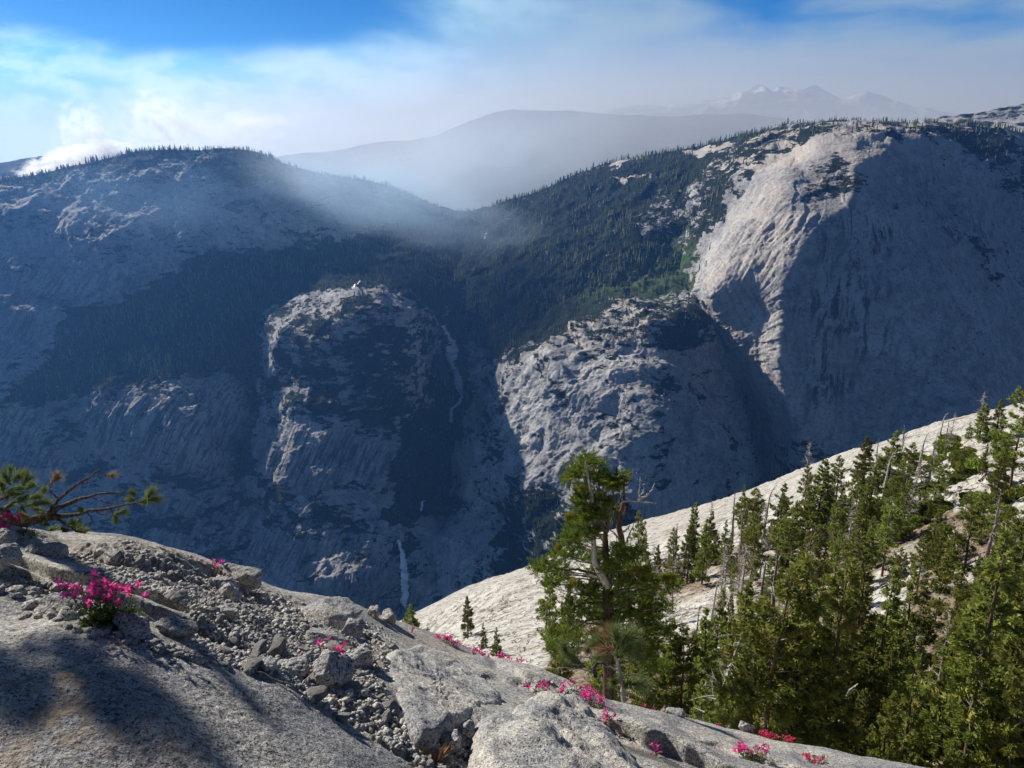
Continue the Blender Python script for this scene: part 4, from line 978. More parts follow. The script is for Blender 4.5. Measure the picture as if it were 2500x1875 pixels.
# ================================================================== ROCKS
import bmesh
def rockmesh(seed, sx_, sy_, sz_, sub=4, rough=.18, boxy=.0, fine=.02):
    bm = bmesh.new(); bmesh.ops.create_icosphere(bm, subdivisions=sub, radius=1.)
    V = np.array([v.co[:] for v in bm.verts]); Fc = np.array([[v.index for v in f.verts] for f in bm.faces]); bm.free()
    r = np.random.default_rng(seed)
    if boxy:
        a = 1+boxy*6; V = V/(np.abs(V)**a).sum(1)[:, None]**(1/a)
    # flat facets: cut with random planes
    for k in range(int(5+boxy*3)):
        n = unit(r.normal(size=3)); d = r.uniform(.62, .9); q = V@n-d; V = V-np.outer(np.maximum(q, 0)*.9, n)
    n0 = unit(V)
    V = V*(1+rough*fbm(V*1.3+seed*3.7, 3))[:, None]
    V = V*np.array([sx_, sy_, sz_])
    s = (sx_*sy_*sz_)**(1/3)
    if fine: V = V+n0*(fine*fbm(V/s*7+seed, 3))[:, None]*s
    return V, Fc
def boulder(px, py, wpx, hpx, label, seed, boxy=.2, dep=1., rz=0., tilt=(0, 0), sub=5, mat=None, sink=.35, name='boulder', yoff=0., cat='rock', fine=.03, rough=.18):
    p = on_fg(px, py)[0]; y = p[1]+yoff; k = y*1.25/F
    V, Fc = rockmesh(seed, wpx*k/2, wpx*k/2*dep, hpx*k/2*1.1, sub, rough, boxy, fine)
    o = obj(name, mesh(name, V, Fc, True), mat or M_ROCK)
    x = p[0]/p[1]*y; o.location = (x, y, float(fg_z(x, y)[0])+hpx*k/2*(1-sink*2)*.9); o.rotation_euler = (tilt[0], tilt[1], rz)
    return tag(o, label, cat)
# the two big ones of the picture are shaped by hand
def shaped(label, outline, ytop, thick, seed, rz, name='stone_slab', dome=0., und=.02, bev=.06, tiltx=0, tilty=0):
    """slab: outline polygon (metres, local), upper face with relief, rounded rim, sides down to -thick"""
    out = np.array(outline, float); n = 160
    seg = np.concatenate([out, out[:1]]); L = np.concatenate([[0], np.cumsum(np.hypot(*np.diff(seg, axis=0).T))]); tt = np.linspace(0, L[-1], n, endpoint=False)
    ring = np.stack([np.interp(tt, L, seg[:, 0]), np.interp(tt, L, seg[:, 1])], 1)
    for _ in range(3): ring = (np.roll(ring, 1, 0)+ring*2+np.roll(ring, -1, 0))/4
    cen = ring.mean(0); rows_ = []; prof = []
    for f in np.linspace(0, 1, 44)[1:]: prof.append((f*(1-bev*.0), 'top'))
    V = []
    for f in np.linspace(.02, 1, 46):
        q = cen+(ring-cen)*f; zz = dome*(1-f**2.2)-bev*.6*max(0, (f-.86)/.14)**2*1.
        V.append(np.column_stack([q, np.full(n, zz)]))
    for f in np.linspace(0, 1, 22)[1:]:
        q = cen+(ring-cen)*(1+.03*math.sin(f*PI)-.05*f); V.append(np.column_stack([q, np.full(n, -bev*.6-f*thick)]))
    V = np.array(V).reshape(-1, 3)
    nrm = np.zeros_like(V); nrm[:46*n, 2] = 1; nrm[46*n:, :2] = unit((V[46*n:, :2]-cen))
    V = V+nrm*(und*fbm(V*3.1+seed, 3)+.010*fbm(V*14+seed, 3)+.004*ridged(V*38+seed, 2))[:, None]
    q = gridfaces(67, n); wrap = np.stack([np.arange(66)*n+n-1, np.arange(66)*n, np.arange(1, 67)*n, np.arange(1, 67)*n+n-1], 1)
    top = []
    m = mesh(name, V, np.concatenate([q, wrap]), True)
    o = obj(name, m, M_ROCK); o.rotation_euler = (tiltx, tilty, rz)
    return tag(o, label, 'rock')
def world_outline(pixels, yref=None, lift=0.):
    """outline seen at these places, laid on the plane through the rock there"""
    p = on_fg([a for a, b in pixels], [b for a, b in pixels]); return p
# flat slab: its upper face follows the dipping ground
def slab_on_ground(label, pixels, lift, thick, seed, name='stone_slab', **kw):
    c = np.array(pixels, float); ybase = fg_y(c[:, 0], c[:, 1]); X, Zr = ray(c[:, 0], c[:, 1])
    base = np.stack([X*ybase, ybase, Zr*ybase], -1)
    # least squares plane of the ground, raised by lift
    A_ = np.column_stack([base[:, 0], base[:, 1], np.ones(len(c))]); co_, *_ = np.linalg.lstsq(A_, base[:, 2], rcond=None)
    a, b, d = co_; d += lift
    Y = d/(Zr-a*X-b); pts = np.stack([X*Y, Y, Zr*Y], -1)
    cen = pts.mean(0); nz = unit(np.array([-a, -b, 1.])); ux = unit(np.cross([0, 1, 0], nz)); uy = np.cross(nz, ux)
    loc = pts-cen; out = np.column_stack([loc@ux, loc@uy])
    o = shaped(label, out, 0, thick, seed, 0, name, **kw)
    from mathutils import Matrix
    M = Matrix(((ux[0], uy[0], nz[0], cen[0]), (ux[1], uy[1], nz[1], cen[1]), (ux[2], uy[2], nz[2], cen[2]), (0, 0, 0, 1)))
    o.matrix_world = M
    return o
slab_on_ground('large flat grey stone slab lying tilted in the middle of the gravel', [(962, 1585), (1030, 1572), (1120, 1600), (1165, 1640), (1225, 1690), (1228, 1712), (1150, 1740), (1080, 1768), (1040, 1772), (1000, 1735), (975, 1690), (940, 1640), (945, 1605)], .05, .16, 3, bev=.03, und=.016)
slab_on_ground('big rounded rough boulder at the bottom centre with dark hollows', [(1155, 1762), (1235, 1740), (1290, 1702), (1345, 1690), (1400, 1700), (1450, 1745), (1500, 1800), (1580, 1880), (1600, 1960), (1330, 1990), (1250, 1900), (1185, 1860), (1160, 1810)], .09, .25, 8, 'boulder', dome=.07, und=.05, bev=.09)
o = boulder(592, 1408, 92, 46, 'oblong block of granite lying on the left skyline', 21, .8, .5, math.radians(-8), (0, math.radians(12)), sink=.05, yoff=-.15, rough=.1)
boulder(547, 1430, 62, 30, 'small pale block leaning under the oblong granite block', 22, .6, .7, .4, sink=.15, yoff=-.1)
boulder(560, 1462, 70, 40, 'tilted flat stone below the small pale block', 23, .7, .6, -.5, (.2, -.5), sink=.2)
boulder(815, 1662, 92, 78, 'rugged pale boulder in the middle of the gravel', 24, .35, .8, .3, (.1, .2), sink=.2, fine=.05)
boulder(878, 1628, 70, 58, 'angular rock upper right of the rugged pale boulder', 25, .4, .8, .8, sink=.2, fine=.05)
boulder(915, 1508, 30, 30, 'small round rock on the skyline above the slab, left one', 26, .3, sink=.15)
boulder(950, 1518, 42, 38, 'pointed grey rock on the skyline above the slab, right one', 27, .4, sink=.2)
boulder(705, 1640, 84, 36, 'flat tan stone at the lower edge of the gravel', 28, .6, .6, .15, sink=.2)
boulder(650, 1636, 44, 34, 'tan lichen stained stone left of the flat tan stone', 29, .5, sink=.2)
boulder(555, 1500, 50, 24, 'bright flat stone amid the upper gravel', 30, .4, .7, sink=.2)
boulder(790, 1512, 170, 66, 'low rounded hump of granite poking from the gravel', 31, .1, .8, .2, sink=.42, mat=M_ROCK, fine=.03)
boulder(800, 1572, 110, 36, 'long low stone beneath the rounded hump', 32, .3, .5, .1, (0, .25), sink=.3)
boulder(860, 1556, 60, 46, 'knobbly stone right of the long low stone', 33, .4, sink=.25, fine=.06)
boulder(130, 1358, 60, 34, 'round topped stone beneath the skyline at far left, right one', 34, .3, .8, sink=.2)
boulder(82, 1350, 34, 26, 'smaller round stone beneath the skyline at far left', 35, .3, sink=.2)
boulder(6, 1328, 54, 40, 'dark rounded rock at the left edge on the skyline', 36, .2, sink=.2)
boulder(2, 1392, 80, 60, 'blue grey boulder cut off by the left edge', 37, .25, sink=.15)
boulder(280, 1368, 46, 26, 'dark flat stone under the skyline ledge', 38, .5, sink=.2, mat=M_ROCKD)
boulder(150, 1492, 120, 40, 'long brownish stone wedged left of the flowering plant', 39, .45, .6, -.12, (0, .22), sink=.25, mat=M_ROCKD)
boulder(325, 1545, 100, 36, 'flat brown stone right of the flowering plant in the crevice', 40, .5, .6, -.1, (0, .25), sink=.2, mat=M_ROCKD)
boulder(430, 1548, 90, 36, 'layered stone at the right end of the crevice', 41, .55, .6, -.1, (0, .25), sink=.2, mat=M_ROCKD)
boulder(470, 1612, 56, 26, 'thin stone plate below the layered stone', 42, .6, .6, -.3, (0, .3), sink=.2, mat=M_ROCKD)
boulder(1062, 1795, 34, 40, 'upright pebbly stone at the foot of the large slab', 43, .3, sink=.15, fine=.05)
boulder(1140, 1800, 46, 44, 'pale stone in the gap between slab and big boulder', 44, .3, sink=.15, fine=.05)
boulder(1100, 1822, 50, 36, 'lowest stone in the gap beside the big boulder', 45, .3, sink=.15, fine=.05)
boulder(1650, 1716, 44, 26, 'white stone on the right skyline by the dead twigs', 46, .4, sink=.1)
boulder(1826, 1768, 50, 26, 'tilted white stone left of the rose red flower mat', 47, .6, .5, .3, (0, .6), sink=.1)
boulder(1880, 1868, 26, 14, 'little white stone at the bottom near the skyline', 48, .4)
boulder(1415, 1872, 50, 34, 'blue grey stone wedged in the crack right of the big boulder', 49, .4, sink=.2)
boulder(1475, 1868, 46, 30, 'second stone wedged in the dark crack at the bottom', 50, .4, sink=.2)
# loose rubble: the bigger pieces are things, the fine gravel is one mass
gp = np.array(gravel_poly)
r = np.random.default_rng(17)
TPLR = [rockmesh(100+k, 1., .8, .62, 2 if k < 6 else 1, .22, .45, .0) for k in range(10)]
rk_me = [mesh('loose_rock', *rockmesh(200+k, 1., .8, .62, 3, .22, .5, .05), True) for k in range(6)]
def inpoly(n, poly):
    a = np.array(poly, float); lo, hi = a.min(0), a.max(0); res = []
    q = r.uniform(lo, hi, (n, 2)); return q[polymask(q[:, 0], q[:, 1], poly, 1) > .5]
q = inpoly(420, gravel_poly)[:160]
pos_ = on_fg(q[:, 0], q[:, 1]); size = r.uniform(.012, .027, len(q))*np.where(r.random(len(q)) < .2, 1.5, 1)
for i, p in enumerate(pos_):
    if p[1] > 5.3: continue
    s = size[i]; o = obj('loose_rock', rk_me[i % 6], M_GRAVEL if i % 3 else M_ROCK); o.location = (p+[0, 0, s*.35]).tolist(); o.scale = (s*r.uniform(.9, 1.5), s, s*r.uniform(.7, 1.1)); o.rotation_euler = tuple(r.uniform(-.5, .5, 2))+(r.random()*6,)
    where = 'upper' if q[i, 1] < 1480 else ('middle' if q[i, 1] < 1640 else 'lower')
    tag(o, f'loose grey rock lying in the {where} part of the gravel', 'rock', f'loose rocks in the {where} gravel')
def rubble(name, q, s0, s1, label, mat, lift=.2):
    p = on_fg(q[:, 0], q[:, 1]); n = len(p); s = r.uniform(s0, s1, n)*np.where(r.random(n) < .12, 1.6, 1); VV = []; FF = []; nv = 0; kd = r.integers(6, 10, n) if s1 < .02 else r.integers(0, 10, n)
    for k in range(10):
        ii = np.where(kd == k)[0]
        if not len(ii): continue
        V0, F0 = TPLR[k]; a = r.random(len(ii))*6.28; b = r.uniform(-.6, .6, len(ii))
        x, y, z = V0[:, 0][None], V0[:, 1][None], V0[:, 2][None]
        x2 = x*np.cos(b)[:, None]+z*np.sin(b)[:, None]; z2 = -x*np.sin(b)[:, None]+z*np.cos(b)[:, None]
        X = x2*np.cos(a)[:, None]-y*np.sin(a)[:, None]; Y = x2*np.sin(a)[:, None]+y*np.cos(a)[:, None]
        V = np.stack([X, Y, z2+lift], -1)*s[ii][:, None, None]+p[ii][:, None]
        VV.append(V.reshape(-1, 3)); FF.append((F0[None]+np.arange(len(ii))[:, None, None]*len(V0)+nv).reshape(-1, 3)); nv += len(ii)*len(V0)
    return tag(obj(name, mesh(name, np.concatenate(VV), np.concatenate(FF), False), mat), label, kind='stuff')
rubble('gravel', inpoly(6500, gravel_poly), .005, .016, 'coarse grey gravel filling the hollow of the rock', M_GRAVEL)
rubble('grit', inpoly(14000, gravel_poly), .0025, .009, 'fine grit among the gravel', M_GRAVEL)
rubble('crevice_debris', np.concatenate([inpoly(500, [(60, 1470), (200, 1500), (300, 1545), (500, 1600), (640, 1640), (600, 1655), (420, 1600), (200, 1550), (60, 1510)]), inpoly(500, [(0, 1410), (170, 1435), (330, 1500), (300, 1520), (150, 1480), (0, 1450)]), inpoly(400, [(1240, 1690), (1330, 1650), (1400, 1700), (1480, 1790), (1560, 1870), (1500, 1875), (1420, 1770), (1330, 1690)])]), .006, .024, 'broken stones in the cracks', M_ROCKD)

# ================================================================== FLOWERING PLANTS
def flower_mesh(seed):
    r = np.random.default_rng(seed); s = Soup(); n = 6
    L = .024; rad = [.0022, .0035, .0050, .0058]; zz = [0, .4*L, .8*L, L]; th = np.arange(n)*2*PI/n
    V = np.array([[rad[k]*math.cos(a), rad[k]*math.sin(a), zz[k]] for k in range(4) for a in th]); Q = np.concatenate([np.stack([np.arange(n)+k*n, (np.arange(n)+1) % n+k*n, (np.arange(n)+1) % n+(k+1)*n, np.arange(n)+(k+1)*n], 1) for k in range(3)])
    s.add(V, Q)
    for k in range(5):
        a = k*2*PI/5+r.random()*.4; c, s_ = math.cos(a), math.sin(a); p0 = np.array([.0052*c, .0052*s_, L]); w = np.array([-s_, c, 0])*.0045; tip = np.array([.015*c, .015*s_, L+.006])
        s.add([p0-w, p0+w, tip+w*.9, tip-w*.9, tip+np.array([.004*c, .004*s_, .001])], [[0, 1, 2], [0, 2, 3], [3, 2, 4]])
    return s.build('flower')
FLM = [flower_mesh(k) for k in range(3)]; FLR = [f.copy() for f in FLM]
def flowers(px, py, wpx, nfl, label, hgt=.07, leafy=1., red=False, seed=0, dy=.05, leafdrop=0.):
    r = np.random.default_rng(seed+500); p = on_fg(px, py)[0]; k = p[1]*1.2/F; R_ = wpx*k/2
    root = thing('flowering_plant', label, 'plant', p)
    st, lf = Soup(), Soup()
    for i in range(nfl):
        x = r.uniform(-1, 1)*R_; y = r.uniform(-1, 1)*dy; zt = hgt*r.uniform(.6, 1.05)
        gx, gy = p[0]+x, p[1]+y; g = float(fg_z(gx, gy)[0])-p[2]
        if abs(g) > .25: g = 0
        b = np.array([x*.55, y*.6, g*.7-.01]); tp = np.array([x, y, g+zt]); mid = (b+tp)/2+r.normal(0, .008, 3)
        st.tube([b, mid, tp], [.0016, .0013, .001], 3, cap=False)
        for q in range(r.integers(1, 4)):
            fm = (FLR if red else FLM)[r.integers(0, 3)]; f = obj('flower', fm, M_FLOWERR if red else M_FLOWER, root)
            f.location = (tp+r.normal(0, .010, 3)+[0, 0, -.004]).tolist(); f.rotation_euler = (r.normal(0, .5), r.normal(0, .6)+(.5 if x > 0 else -.5), r.random()*6); sc = r.uniform(.6, 1.05); f.scale = (sc,)*3
        m = int(7*leafy)
        if m:
            u = r.random(m)**.8; pb = b+(tp-b)*u[:, None]*.75+r.normal(0, .018, (m, 3))
            D = unit(r.normal(0, .7, (m, 3))+[0, -.2, .3])*.013; lf.tris(pb, D, unit(np.cross(D, r.normal(0, 1, (m, 3))))*.0055, r.random(m)); lf.tris(pb+D*1.3, -D*.8, unit(np.cross(D, r.normal(0, 1, (m, 3))))*.0055, r.random(m))
    obj('stems', st.build('stems'), M_STEM, root)
    if leafy:
        n = int(160*leafy*wpx/150); a = r.uniform(-1, 1, n); P0 = np.stack([a*R_*.6, r.uniform(-1, 1, n)*dy, r.uniform(-.055-leafdrop, .045, n)], 1)
        D = unit(r.normal(0, .7, (n, 3))+[0, -.3, .2])*.014
        for q in range(n):
            P0[q, 2] = max(P0[q, 2], float(fg_z(p[0]+P0[q, 0], p[1]+P0[q, 1])[0])-p[2]+.002)+.0
        lf.tris(P0, D, unit(np.cross(D, r.normal(0, 1, (n, 3))))*.006, r.random(n)); lf.tris(P0+D*1.4, -D*.8, unit(np.cross(D, r.normal(0, 1, (n, 3))))*.006, r.random(n))
        obj('leaves', lf.build('leaves'), M_LEAFLET, root)
    return root
flowers(270, 1525, 170, 24, 'large magenta flowering plant with green leaves growing in the left crevice', .15, 2.6, seed=1, dy=.045)
flowers(530, 1388, 22, 4, 'tiny magenta flowers on the skyline left of the oblong block', .03, .3, seed=2, dy=.02)
flowers(1095, 1570, 52, 13, 'dense magenta flower tuft on the rock crest above the slab', .035, .3, seed=3, dy=.03)
flowers(1012, 1548, 12, 1, 'single magenta bloom left of the dense tuft on the crest', .03, .3, seed=4, dy=.01)
flowers(1158, 1576, 16, 3, 'red magenta bloom on a stalk right of the dense tuft', .05, .2, seed=5, dy=.01)
flowers(1182, 1590, 26, 3, 'low pair of magenta blooms below the red stalk', .02, .2, seed=6, dy=.02)
flowers(1232, 1606, 34, 6, 'magenta tuft at the crest edge nearest the wood', .03, .2, seed=7, dy=.02)
flowers(782, 1598, 14, 2, 'thin pink bloom standing in the gravel, left one', .055, .2, seed=8, dy=.01)
flowers(830, 1615, 14, 2, 'thin pink bloom standing in the gravel, right one', .05, .2, seed=9, dy=.01)
flowers(1330, 1690, 90, 9, 'row of magenta trumpets above the big rounded boulder, left part', .055, .3, seed=10, dy=.03)
flowers(1410, 1690, 90, 9, 'row of magenta trumpets right of the boulder top beneath the small pine', .06, .3, seed=11, dy=.03)
flowers(1450, 1725, 60, 12, 'hanging cluster of magenta blooms right of the boulder crest', .05, .5, seed=12, dy=.05)
flowers(1480, 1765, 26, 4, 'lowest magenta blooms beside the dark crack', .03, .4, seed=13, dy=.03)
flowers(1590, 1715, 60, 6, 'sparse rose blooms on the crest right of the small pine', .025, .2, True, seed=14, dy=.03)
flowers(1900, 1785, 100, 26, 'long mat of rose red flowers on the right skyline', .035, .6, True, seed=15, dy=.04)
flowers(1840, 1850, 90, 12, 'magenta flowers with green leaves at the bottom right of the dark crack', .07, 1., seed=16, dy=.04)
flowers(1628, 1740, 12, 1, 'single magenta bloom near the white stone', .02, .2, seed=17, dy=.01)
flowers(1752, 1770, 12, 1, 'single rose bloom midway to the red mat', .03, .2, True, seed=18, dy=.01)
flowers(2000, 1862, 70, 6, 'sparse rose blooms at the bottom edge of the rock', .03, .4, True, seed=19, dy=.04)
flowers(1600, 1845, 30, 2, 'dim magenta blooms inside the dark crack', .03, .3, seed=20, dy=.03)
flowers(1480, 1850, 60, 3, 'few magenta blooms low in the dark crack', .03, .3, seed=22, dy=.03)
flowers(12, 1304, 60, 7, 'magenta flowers at the extreme left on the skyline', .04, .3, seed=23, dy=.03)
flowers(75, 1305, 80, 7, 'rose coloured flowers under the pine branch at left', .08, .6, True, seed=24, dy=.04)
flowers(1265, 1600, 26, 3, 'last small magenta blooms at the crest before the pine', .02, .2, seed=25, dy=.02)

# ================================================================== PINES BY THE ROCK EDGE
def tuft(s, p, d, n, L, r, spread=.55, w=.0011):
    d = unit(np.asarray(d, float)); D = unit(d+r.normal(0, spread, (n, 3)))*(L*r.uniform(.75, 1.05, (n, 1)))
    P0 = p+d*r.uniform(-.35, .25, (n, 1))*L+r.normal(0, .003, (n, 3))
    s.tris(P0, D, unit(np.cross(D, r.normal(0, 1, (n, 3))))*w, r.random(n))
def branch(pix, Y, radii, seed=0, n=26):
    a = np.array(pix, float); q = np.linspace(0, 1, n); k = np.linspace(0, 1, len(a)); Ys = np.interp(q, k, np.broadcast_to(Y, len(a)))
    x = np.interp(q, k, a[:, 0]); y = np.interp(q, k, a[:, 1])
    x[1:-1] = (x[:-2]+x[1:-1]*2+x[2:])/4; y[1:-1] = (y[:-2]+y[1:-1]*2+y[2:])/4
    r = np.random.default_rng(seed); x[1:-1] += r.normal(0, 1.1, n-2); y[1:-1] += r.normal(0, 1.1, n-2)
    return P(x, y, Ys), np.interp(q, np.linspace(0, 1, len(radii)), radii)
g = lambda a, b: (a/3.318, 1100+b/3.318)
YP = 4.75
root = thing('pine_tree', 'gnarled pine reaching its branches and needle tufts in from the left edge', 'tree', (-3.7, 4.3, float(fg_z(-3.7, 4.3)[0])))
inv = root.location.copy()
def rel(p): return np.asarray(p)-np.array(inv)
s = Soup(); s.tube(rel([[-3.7, 4.3, inv[2]-.1], [-3.72, 4.45, inv[2]+.5], [-3.65, 4.6, -1.], [-3.62, 4.5, -.6], [-3.65, 4.35, -.1], [-3.6, 4.25, .5]]), [.11, .09, .08, .07, .05, .03], 10)
obj('trunk', s.build('trunk', True), M_TWIG, root)
brs = [([g(-700, 560), g(-300, 600), g(-60, 560), g(20, 590), g(110, 610), g(270, 555), g(420, 540), g(600, 525), g(700, 490), g(850, 470), g(950, 455), g(1060, 425), g(1150, 415)], [.05, .05, .045, .04, .02, .011, .009, .006, .004]),
       ([g(20, 590), g(180, 580), g(360, 530), g(450, 480), g(500, 445), g(600, 410), g(700, 380), g(800, 352), g(900, 345), g(975, 342), g(1008, 322)], [.03, .022, .016, .011, .007, .004]),
       ([g(360, 530), g(430, 460), g(480, 385), g(560, 320), g(650, 260), g(730, 215), g(790, 165), g(815, 140)], [.014, .011, .007, .003]),
       ([g(400, 540), g(480, 560), g(540, 600), g(600, 640), g(640, 680)], [.01, .008, .005]),
       ([g(-100, 500), g(-20, 470), g(60, 510), g(110, 580)], [.03, .025, .02]),
       ([g(470, 380), g(420, 350), g(400, 320), g(430, 262), g(445, 235)], [.006, .004, .002]),
       ([g(640, 270), g(700, 262), g(750, 252), g(780, 232)], [.005, .003, .0015]), ([g(730, 212), g(800, 200), g(870, 202)], [.004, .003, .002]),
       ([g(760, 385), g(820, 410), g(880, 425), g(912, 430)], [.005, .003, .002]), ([g(780, 495), g(830, 525), g(870, 505), g(880, 495)], [.004, .003, .002]),
       ([g(700, 495), g(740, 540), g(750, 570), g(725, 620)], [.005, .004, .002]), ([g(890, 465), g(915, 500), g(905, 560)], [.004, .003, .002]),
       ([g(-80, 330), g(0, 400), g(60, 375), g(110, 330)], [.012, .008, .004]), ([g(-60, 560), g(40, 470), g(100, 430), g(190, 400)], [.012, .009, .004]), ([g(60, 480), g(70, 560), g(110, 600)], [.008, .006, .004])]
for i, (pl, rr) in enumerate(brs):
    pts, rad = branch(pl, YP, rr, i); s = Soup(); s.tube(rel(pts), rad, 7); obj('branch', s.build('branch', True), M_TWIG, root)
tr = np.random.default_rng(3)
tf = [(60, 240, 95, 0, 1), (130, 230, 90, 1, 1), (200, 260, 100, 1, 1), (20, 300, 90, 0, 1), (120, 310, 100, 1, 0), (230, 300, 80, 2, 1), (-40, 250, 90, 0, 1), (50, 380, 80, 0, 0), (150, 400, 90, 1, 0), (340, 350, 70, 1, 1), (330, 430, 75, 1, 0), (300, 480, 60, 1, -1), (240, 440, 80, 1, 0), (180, 480, 80, 0, -1),
      (1200, 370, 95, 1, 1), (1150, 420, 70, 1, 0), (1230, 400, 80, 1, 0), (1080, 360, 55, 0, 1), (1070, 400, 50, -1, 0), (960, 505, 70, 1, 0), (930, 540, 50, 0, -1), (640, 560, 50, 0, -1), (660, 490, 35, 0, 1), (600, 610, 80, 1, 0), (650, 650, 80, 1, 0), (560, 590, 70, 1, 0), (410, 640, 80, 1, 0), (380, 600, 50, 0, 0), (450, 660, 60, 1, -1), (300, 560, 50, 0, 0), (210, 530, 60, 0, 0), (620, 690, 80, 1, -1), (520, 640, 60, 1, -1), (140, 350, 80, -1, 0), (270, 380, 70, 1, 0), (60, 450, 70, 1, 0), (90, 180, 60, 0, 1), (200, 210, 60, 0, 1)]
for i, (a, b, L, dx, dz) in enumerate(tf):
    c = rel(P(*g(a, b), YP+tr.uniform(-.18, .25))); s = Soup(); tuft(s, c, (dx+tr.normal(0, .25), tr.normal(0, .4), dz+.15), 170, L/3.318*YP*1.45/F, tr, .38, .0022)
    obj('needle_tuft', s.build('needle_tuft'), M_PINE, root)
cr = np.random.default_rng(77); sc_ = Soup(); shade_limbs = Soup()  # unseen crown tufts and limbs, added left of view to shadow the near slab
for i in range(32):
    d = unit(cr.normal(0, 1, 3)); c = np.array([-3.60, 3.76, .30])+d*np.array([.28, .12, .13])*cr.random()**.4
    tuft(sc_, rel(c), d+[0, 0, .3], 90, .12, cr, .8, .004)
    if i % 3 == 0: shade_limbs.tube(rel([[-3.64, 4.2, min(.4, c[2])-.15], (c+[-3.64, 4.2, c[2]])/2, c]), [.015, .01, .005], 4, cap=False)
obj('crown', sc_.build('crown'), M_PINE, root); obj('limbs', shade_limbs.build('limbs'), M_TWIG, root)
for a, b, L, dx, dz in ((440, 240, 90, 1, .5), (450, 230, 80, .5, 1), (880, 205, 80, 1, .1)):
    c = rel(P(*g(a, b), YP)); s = Soup(); tuft(s, c, (dx, 0, dz), 120, L/3.318*YP*1.25/F, tr, .36, .0018)
    tag(obj('needle_tuft', s.build('needle_tuft'), M_PINEDRY, root), 'dry brown needle tuft at a twig end')
# small pine on the crest
h3 = lambda a, b: (1250+a/2.552, 1080+b/2.552)
Y2 = 5.0
pb = P(*h3(700, 1590), Y2-.15)
root = thing('pine_sapling', 'small gnarled pine with a crown of long needles on the rock crest', 'tree', pb)
inv = root.location.copy()
for i, (pl, rr, nm) in enumerate([([h3(700, 1610), h3(690, 1560), h3(690, 1500), h3(665, 1430), h3(660, 1370), h3(640, 1330), h3(610, 1300)], [.022, .016, .013, .010, .006], 'trunk'), ([h3(665, 1420), h3(620, 1400), h3(560, 1390), h3(500, 1350), h3(430, 1330)], [.008, .006, .004, .003], 'branch'),
                                  ([h3(650, 1340), h3(690, 1330), h3(740, 1310)], [.007, .004], 'branch'), ([h3(655, 1330), h3(660, 1280), h3(690, 1240)], [.008, .005], 'branch'), ([h3(690, 1560), h3(650, 1550), h3(620, 1520)], [.008, .004], 'branch'), ([h3(500, 1430), h3(470, 1420), h3(400, 1410), h3(290, 1405)], [.008, .005, .003], 'branch'), ([h3(520, 1460), h3(510, 1400), h3(540, 1370), h3(600, 1390)], [.016, .012, .008], 'branch')]):
    pts, rad = branch(pl, Y2, rr, 40+i, 16); s = Soup(); s.tube(rel(pts), rad, 7); obj(nm, s.build(nm, True), M_DEAD if i in (0, 1, 5) else M_TWIG, root)
for i, (a, b, L, dx, dz, dry) in enumerate([(690, 1230, 100, .3, 1, 0), (720, 1220, 110, .8, .8, 0), (650, 1220, 100, -.2, 1, 0), (610, 1240, 110, -.7, .6, 1), (570, 1250, 100, -1, .3, 1), (740, 1270, 100, 1, .2, 0), (740, 1310, 90, 1, -.3, 0), (600, 1290, 90, -1, -.2, 1), (540, 1260, 80, -1, .3, 1), (620, 1210, 90, -.6, .8, 1), (670, 1270, 90, .3, .6, 0), (700, 1300, 80, .7, 0, 0),
                                         (360, 1330, 90, -.5, .4, 0), (400, 1360, 80, -.6, .2, 0), (330, 1290, 70, -.4, .7, 0), (760, 1500, 90, 1, .3, 0), (800, 1510, 80, 1, .2, 0), (720, 1510, 70, .6, .6, 0), (640, 1500, 60, -.6, .6, 0), (780, 1540, 80, 1, 0, 0), (560, 1330, 70, -.8, -.2, 1), (480, 1300, 60, -.5, .5, 1)]):
    c = rel(P(*h3(a, b), Y2+tr.uniform(-.12, .12))); s = Soup(); tuft(s, c, (dx, tr.normal(0, .3), dz), 300, L/2.552*Y2*1.35/F, tr, .5, .0019)
    obj('needle_tuft', s.build('needle_tuft'), M_PINEDRY if dry and i % 2 else M_PINE, root)

# ================================================================== THE BIG FIR
fir_base = on_slope(ZX(400), ZY(1500))[0]
YF = 27.
bz = P(*h3(600, 1480), YF)
root = thing('fir_tree', 'tall ragged bright green fir with several stems rising behind the small pine', 'tree', bz)
inv = root.location.copy()
def stem(pl, rr, nm, mat, Y=YF, seed=0):
    pts, rad = branch(pl, Y, rr, seed, 22); s = Soup(); s.tube(rel(pts), rad, 8); obj(nm, s.build(nm, True), mat, root)
stem([h3(600, 1700), h3(600, 1400), h3(600, 1100), h3(595, 900), h3(590, 760), h3(580, 600), h3(585, 500)], [.24, .22, .2, .16, .12, .06], 'trunk', M_BARK)
stem([h3(595, 900), h3(520, 760), h3(505, 640), h3(510, 520), h3(510, 400), h3(490, 300), h3(465, 180), h3(460, 90)], [.16, .12, .10, .08, .06, .03], 'stem', M_DEAD, YF-.2, 1)
stem([h3(600, 850), h3(660, 740), h3(695, 660), h3(670, 560), h3(660, 480), h3(690, 400), h3(700, 300), h3(690, 220)], [.15, .13, .12, .09, .06, .03], 'stem', M_REDBARK, YF+.2, 2)
